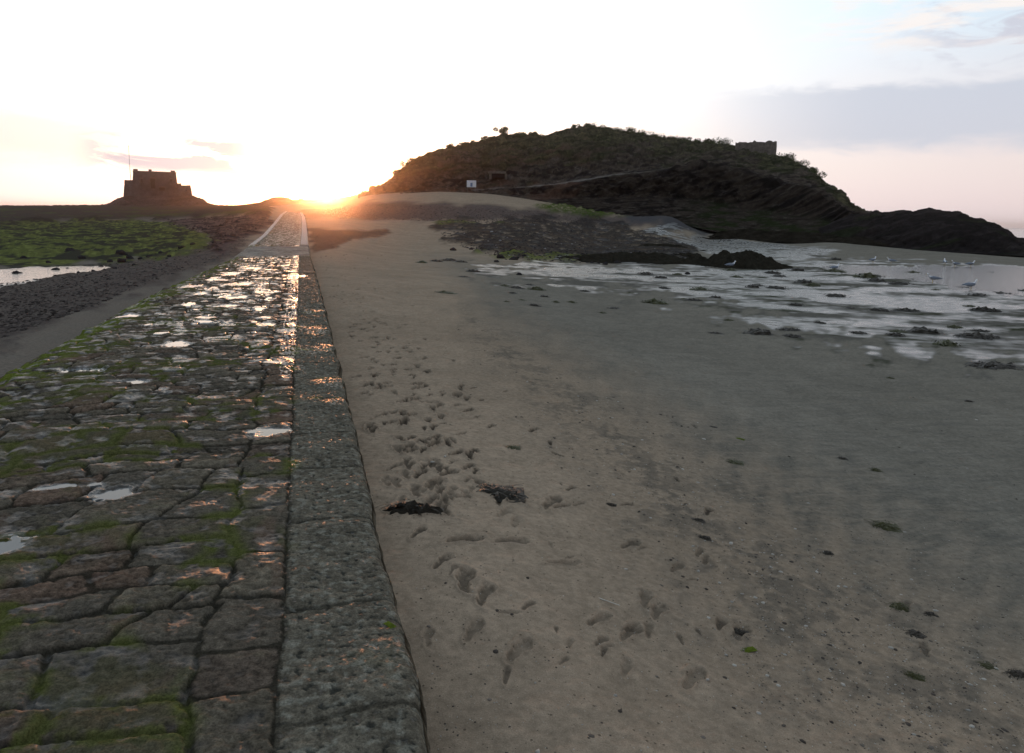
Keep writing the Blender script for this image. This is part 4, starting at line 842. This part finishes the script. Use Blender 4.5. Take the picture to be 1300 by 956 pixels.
# ------------------------------------------------------------------ sun and sky
sd = ray(412, 244); sd = sd / np.linalg.norm(sd); SEL = math.asin(sd[2]); SAZ = math.atan2(sd[0], sd[1]); print('sun', math.degrees(SEL), math.degrees(SAZ))
sl = bpy.data.lights.new('sun', 'SUN'); sl.energy = 2.4; sl.angle = R(.55); sl.color = (1., .36, .13); so = bpy.data.objects.new('sun', sl); col.objects.link(so)
so.rotation_euler = Vector(tuple(-sd)).to_track_quat('-Z', 'Y').to_euler()
w = bpy.data.worlds.new('World'); sc.world = w; w.use_nodes = True; t = NT(w.node_tree); bgn = w.node_tree.nodes['Background']
sky = t.n('ShaderNodeTexSky', sky_type='NISHITA', sun_disc=False, sun_elevation=SEL, sun_rotation=SAZ, altitude=0., air_density=1.2, dust_density=2.2, ozone_density=1.5).outputs[0]
d = t.n('ShaderNodeTexCoord').outputs['Generated']; sp = t.n('ShaderNodeSeparateXYZ', ins={0: d}); X_, Y_, Z_ = sp.outputs
azn = t.m('ARCTAN2', X_, Y_); eln = t.m('ARCSINE', Z_); DEG = 57.29578
azd = t.m('MULTIPLY', azn, DEG); eld = t.m('MULTIPLY', eln, DEG)
dot = t.n('ShaderNodeVectorMath', operation='DOT_PRODUCT', ins={0: d, 1: tuple(sd)}).outputs['Value']
ang = t.m('MULTIPLY', t.m('ARCCOSINE', t.m('MINIMUM', dot, .999999)), DEG)
# glow of thin high cloud lit by the sun behind it
glow = t.ramp(t.m('DIVIDE', ang, 90.), [(0., (34., 24., 12.)), (.03, (22., 19.5, 14.)), (.12, (13., 12.5, 11.5)), (.27, (8.6, 8.8, 8.9)), (.36, (7., 7.8, 8.4)), (.5, (5.2, 6.2, 7.1)), (.72, (3.8, 4.3, 4.8)), (1., (2.9, 3.3, 3.8))])
hz = t.ramp(t.m('DIVIDE', eld, 30., clamp=True), [(0., (1.02, .86, .86)), (.05, (1.05, .87, .82)), (.13, (1.06, .94, .86)), (.25, (1., .97, .97)), (.5, (.96, 1., 1.02)), (1., (.95, 1., 1.05))])
base = t.mix(1., glow, hz, 'MULTIPLY')
base = t.mix(1., base, t.mix(1., sky, (.55, .55, .55), 'MULTIPLY'), 'ADD')
# towards the horizon the light of the open sky falls off away from the sun
side = t.sm(t.m('ABSOLUTE', t.m('SUBTRACT', azd, math.degrees(SAZ))), 8., 46.); lowf = t.m('SUBTRACT', 1., t.sm(eld, 4., 16.))
base = t.mix(t.m('MULTIPLY', t.m('MULTIPLY', side, lowf), .55), base, (7.5, 5.9, 5.6))
# clouds
cv = t.n('ShaderNodeCombineXYZ', ins={0: t.m('MULTIPLY', azd, .10), 1: t.m('MULTIPLY', eld, .55), 2: 0.}).outputs[0]
n1_ = t.n('ShaderNodeTexNoise', ins={'Vector': cv, 'Scale': 1., 'Detail': 9., 'Roughness': .58, 'Distortion': .4}).outputs[0]
cv2 = t.n('ShaderNodeCombineXYZ', ins={0: t.m('MULTIPLY', azd, .22), 1: t.m('MULTIPLY', eld, .8), 2: 3.}).outputs[0]
n2_ = t.n('ShaderNodeTexNoise', ins={'Vector': cv2, 'Scale': 1., 'Detail': 9., 'Roughness': .6, 'Distortion': .6}).outputs[0]
nw = t.m('MULTIPLY', t.m('SUBTRACT', n2_, .5), 3.0)
def bandm(lo, hi, so_, a0, a1, sw, wob=1.):
    e = t.m('ADD', eld, t.m('MULTIPLY', nw, wob)); m = t.m('MULTIPLY', t.sm(e, lo - so_, lo + so_), t.m('SUBTRACT', 1., t.sm(e, hi - so_ * .5, hi + so_ * .5)))
    return t.m('MULTIPLY', m, t.m('MULTIPLY', t.sm(azd, a0 - sw, a0 + sw), t.m('SUBTRACT', 1., t.sm(azd, a1, a1 + 2 * sw))))
b1 = bandm(5.1, 9.0, .8, 17., 75., 9., .7)              # the broad lavender bank on the right
base = t.mix(t.m('MULTIPLY', b1, .8), base, (4.5, 4.85, 5.6))
b2 = t.m('MULTIPLY', bandm(10.5, 17.5, 1.2, 27., 80., 4., 1.2), t.sm(n2_, .46, .58)); base = t.mix(t.m('MULTIPLY', b2, .75), base, (4.7, 4.7, 5.4))
b3 = t.m('MULTIPLY', bandm(11.5, 40., 1., 20., 100., 5., 1.), t.sm(n1_, .46, .6)); base = t.mix(t.m('MULTIPLY', b3, .8), base, (7.9, 7.2, 6.8))
b5 = t.m('MULTIPLY', bandm(2.7, 4.9, .4, -29.0, -20.5, 1.6, .5), t.sm(n2_, .40, .52)); base = t.mix(t.m('MULTIPLY', b5, .9), base, (5.3, 4.8, 5.3))
b6 = bandm(3.0, 5.6, 1., -60., -29., 3., .8); base = t.mix(t.m('MULTIPLY', b6, .45), base, (5.2, 4.5, 4.7))
b4 = t.m('MULTIPLY', bandm(20., 95., 8., -200., 200., 5., 2.), t.sm(n1_, .45, .7)); base = t.mix(t.m('MULTIPLY', b4, .45), base, (4.2, 4.2, 4.4))
w.node_tree.links.new(base, bgn.inputs['Color']); bgn.inputs['Strength'].default_value = .13

hzm = bpy.data.materials.new('added_glare_haze'); hzm.use_nodes = True; tt_ = NT(hzm.node_tree); hzm.node_tree.nodes.remove(hzm.node_tree.nodes['Principled BSDF'])
pv = tt_.n('ShaderNodeVolumePrincipled', ins={'Color': (1., .9, .82, 1), 'Density': GLARE_HAZE, 'Anisotropy': .97}); hzm.node_tree.links.new(pv.outputs[0], hzm.node_tree.nodes['Material Output'].inputs['Volume'])
hb = boxm('added_glare_haze', (0, 0, 10.5), (13200, 13200, 41.), hzm); tag(hb, kind='stuff')  # thin volume added to spread an orange glare around the low sun
sc.view_settings.view_transform = 'Standard'; sc.view_settings.look = 'None'; sc.view_settings.gamma = 1; sc.view_settings.use_curve_mapping = False; sc.view_settings.exposure = 0.
sc.render.engine = 'CYCLES'; sc.cycles.use_denoising = True; sc.cycles.max_bounces = 6; sc.cycles.sample_clamp_indirect = 6; sc.cycles.sample_clamp_direct = 0
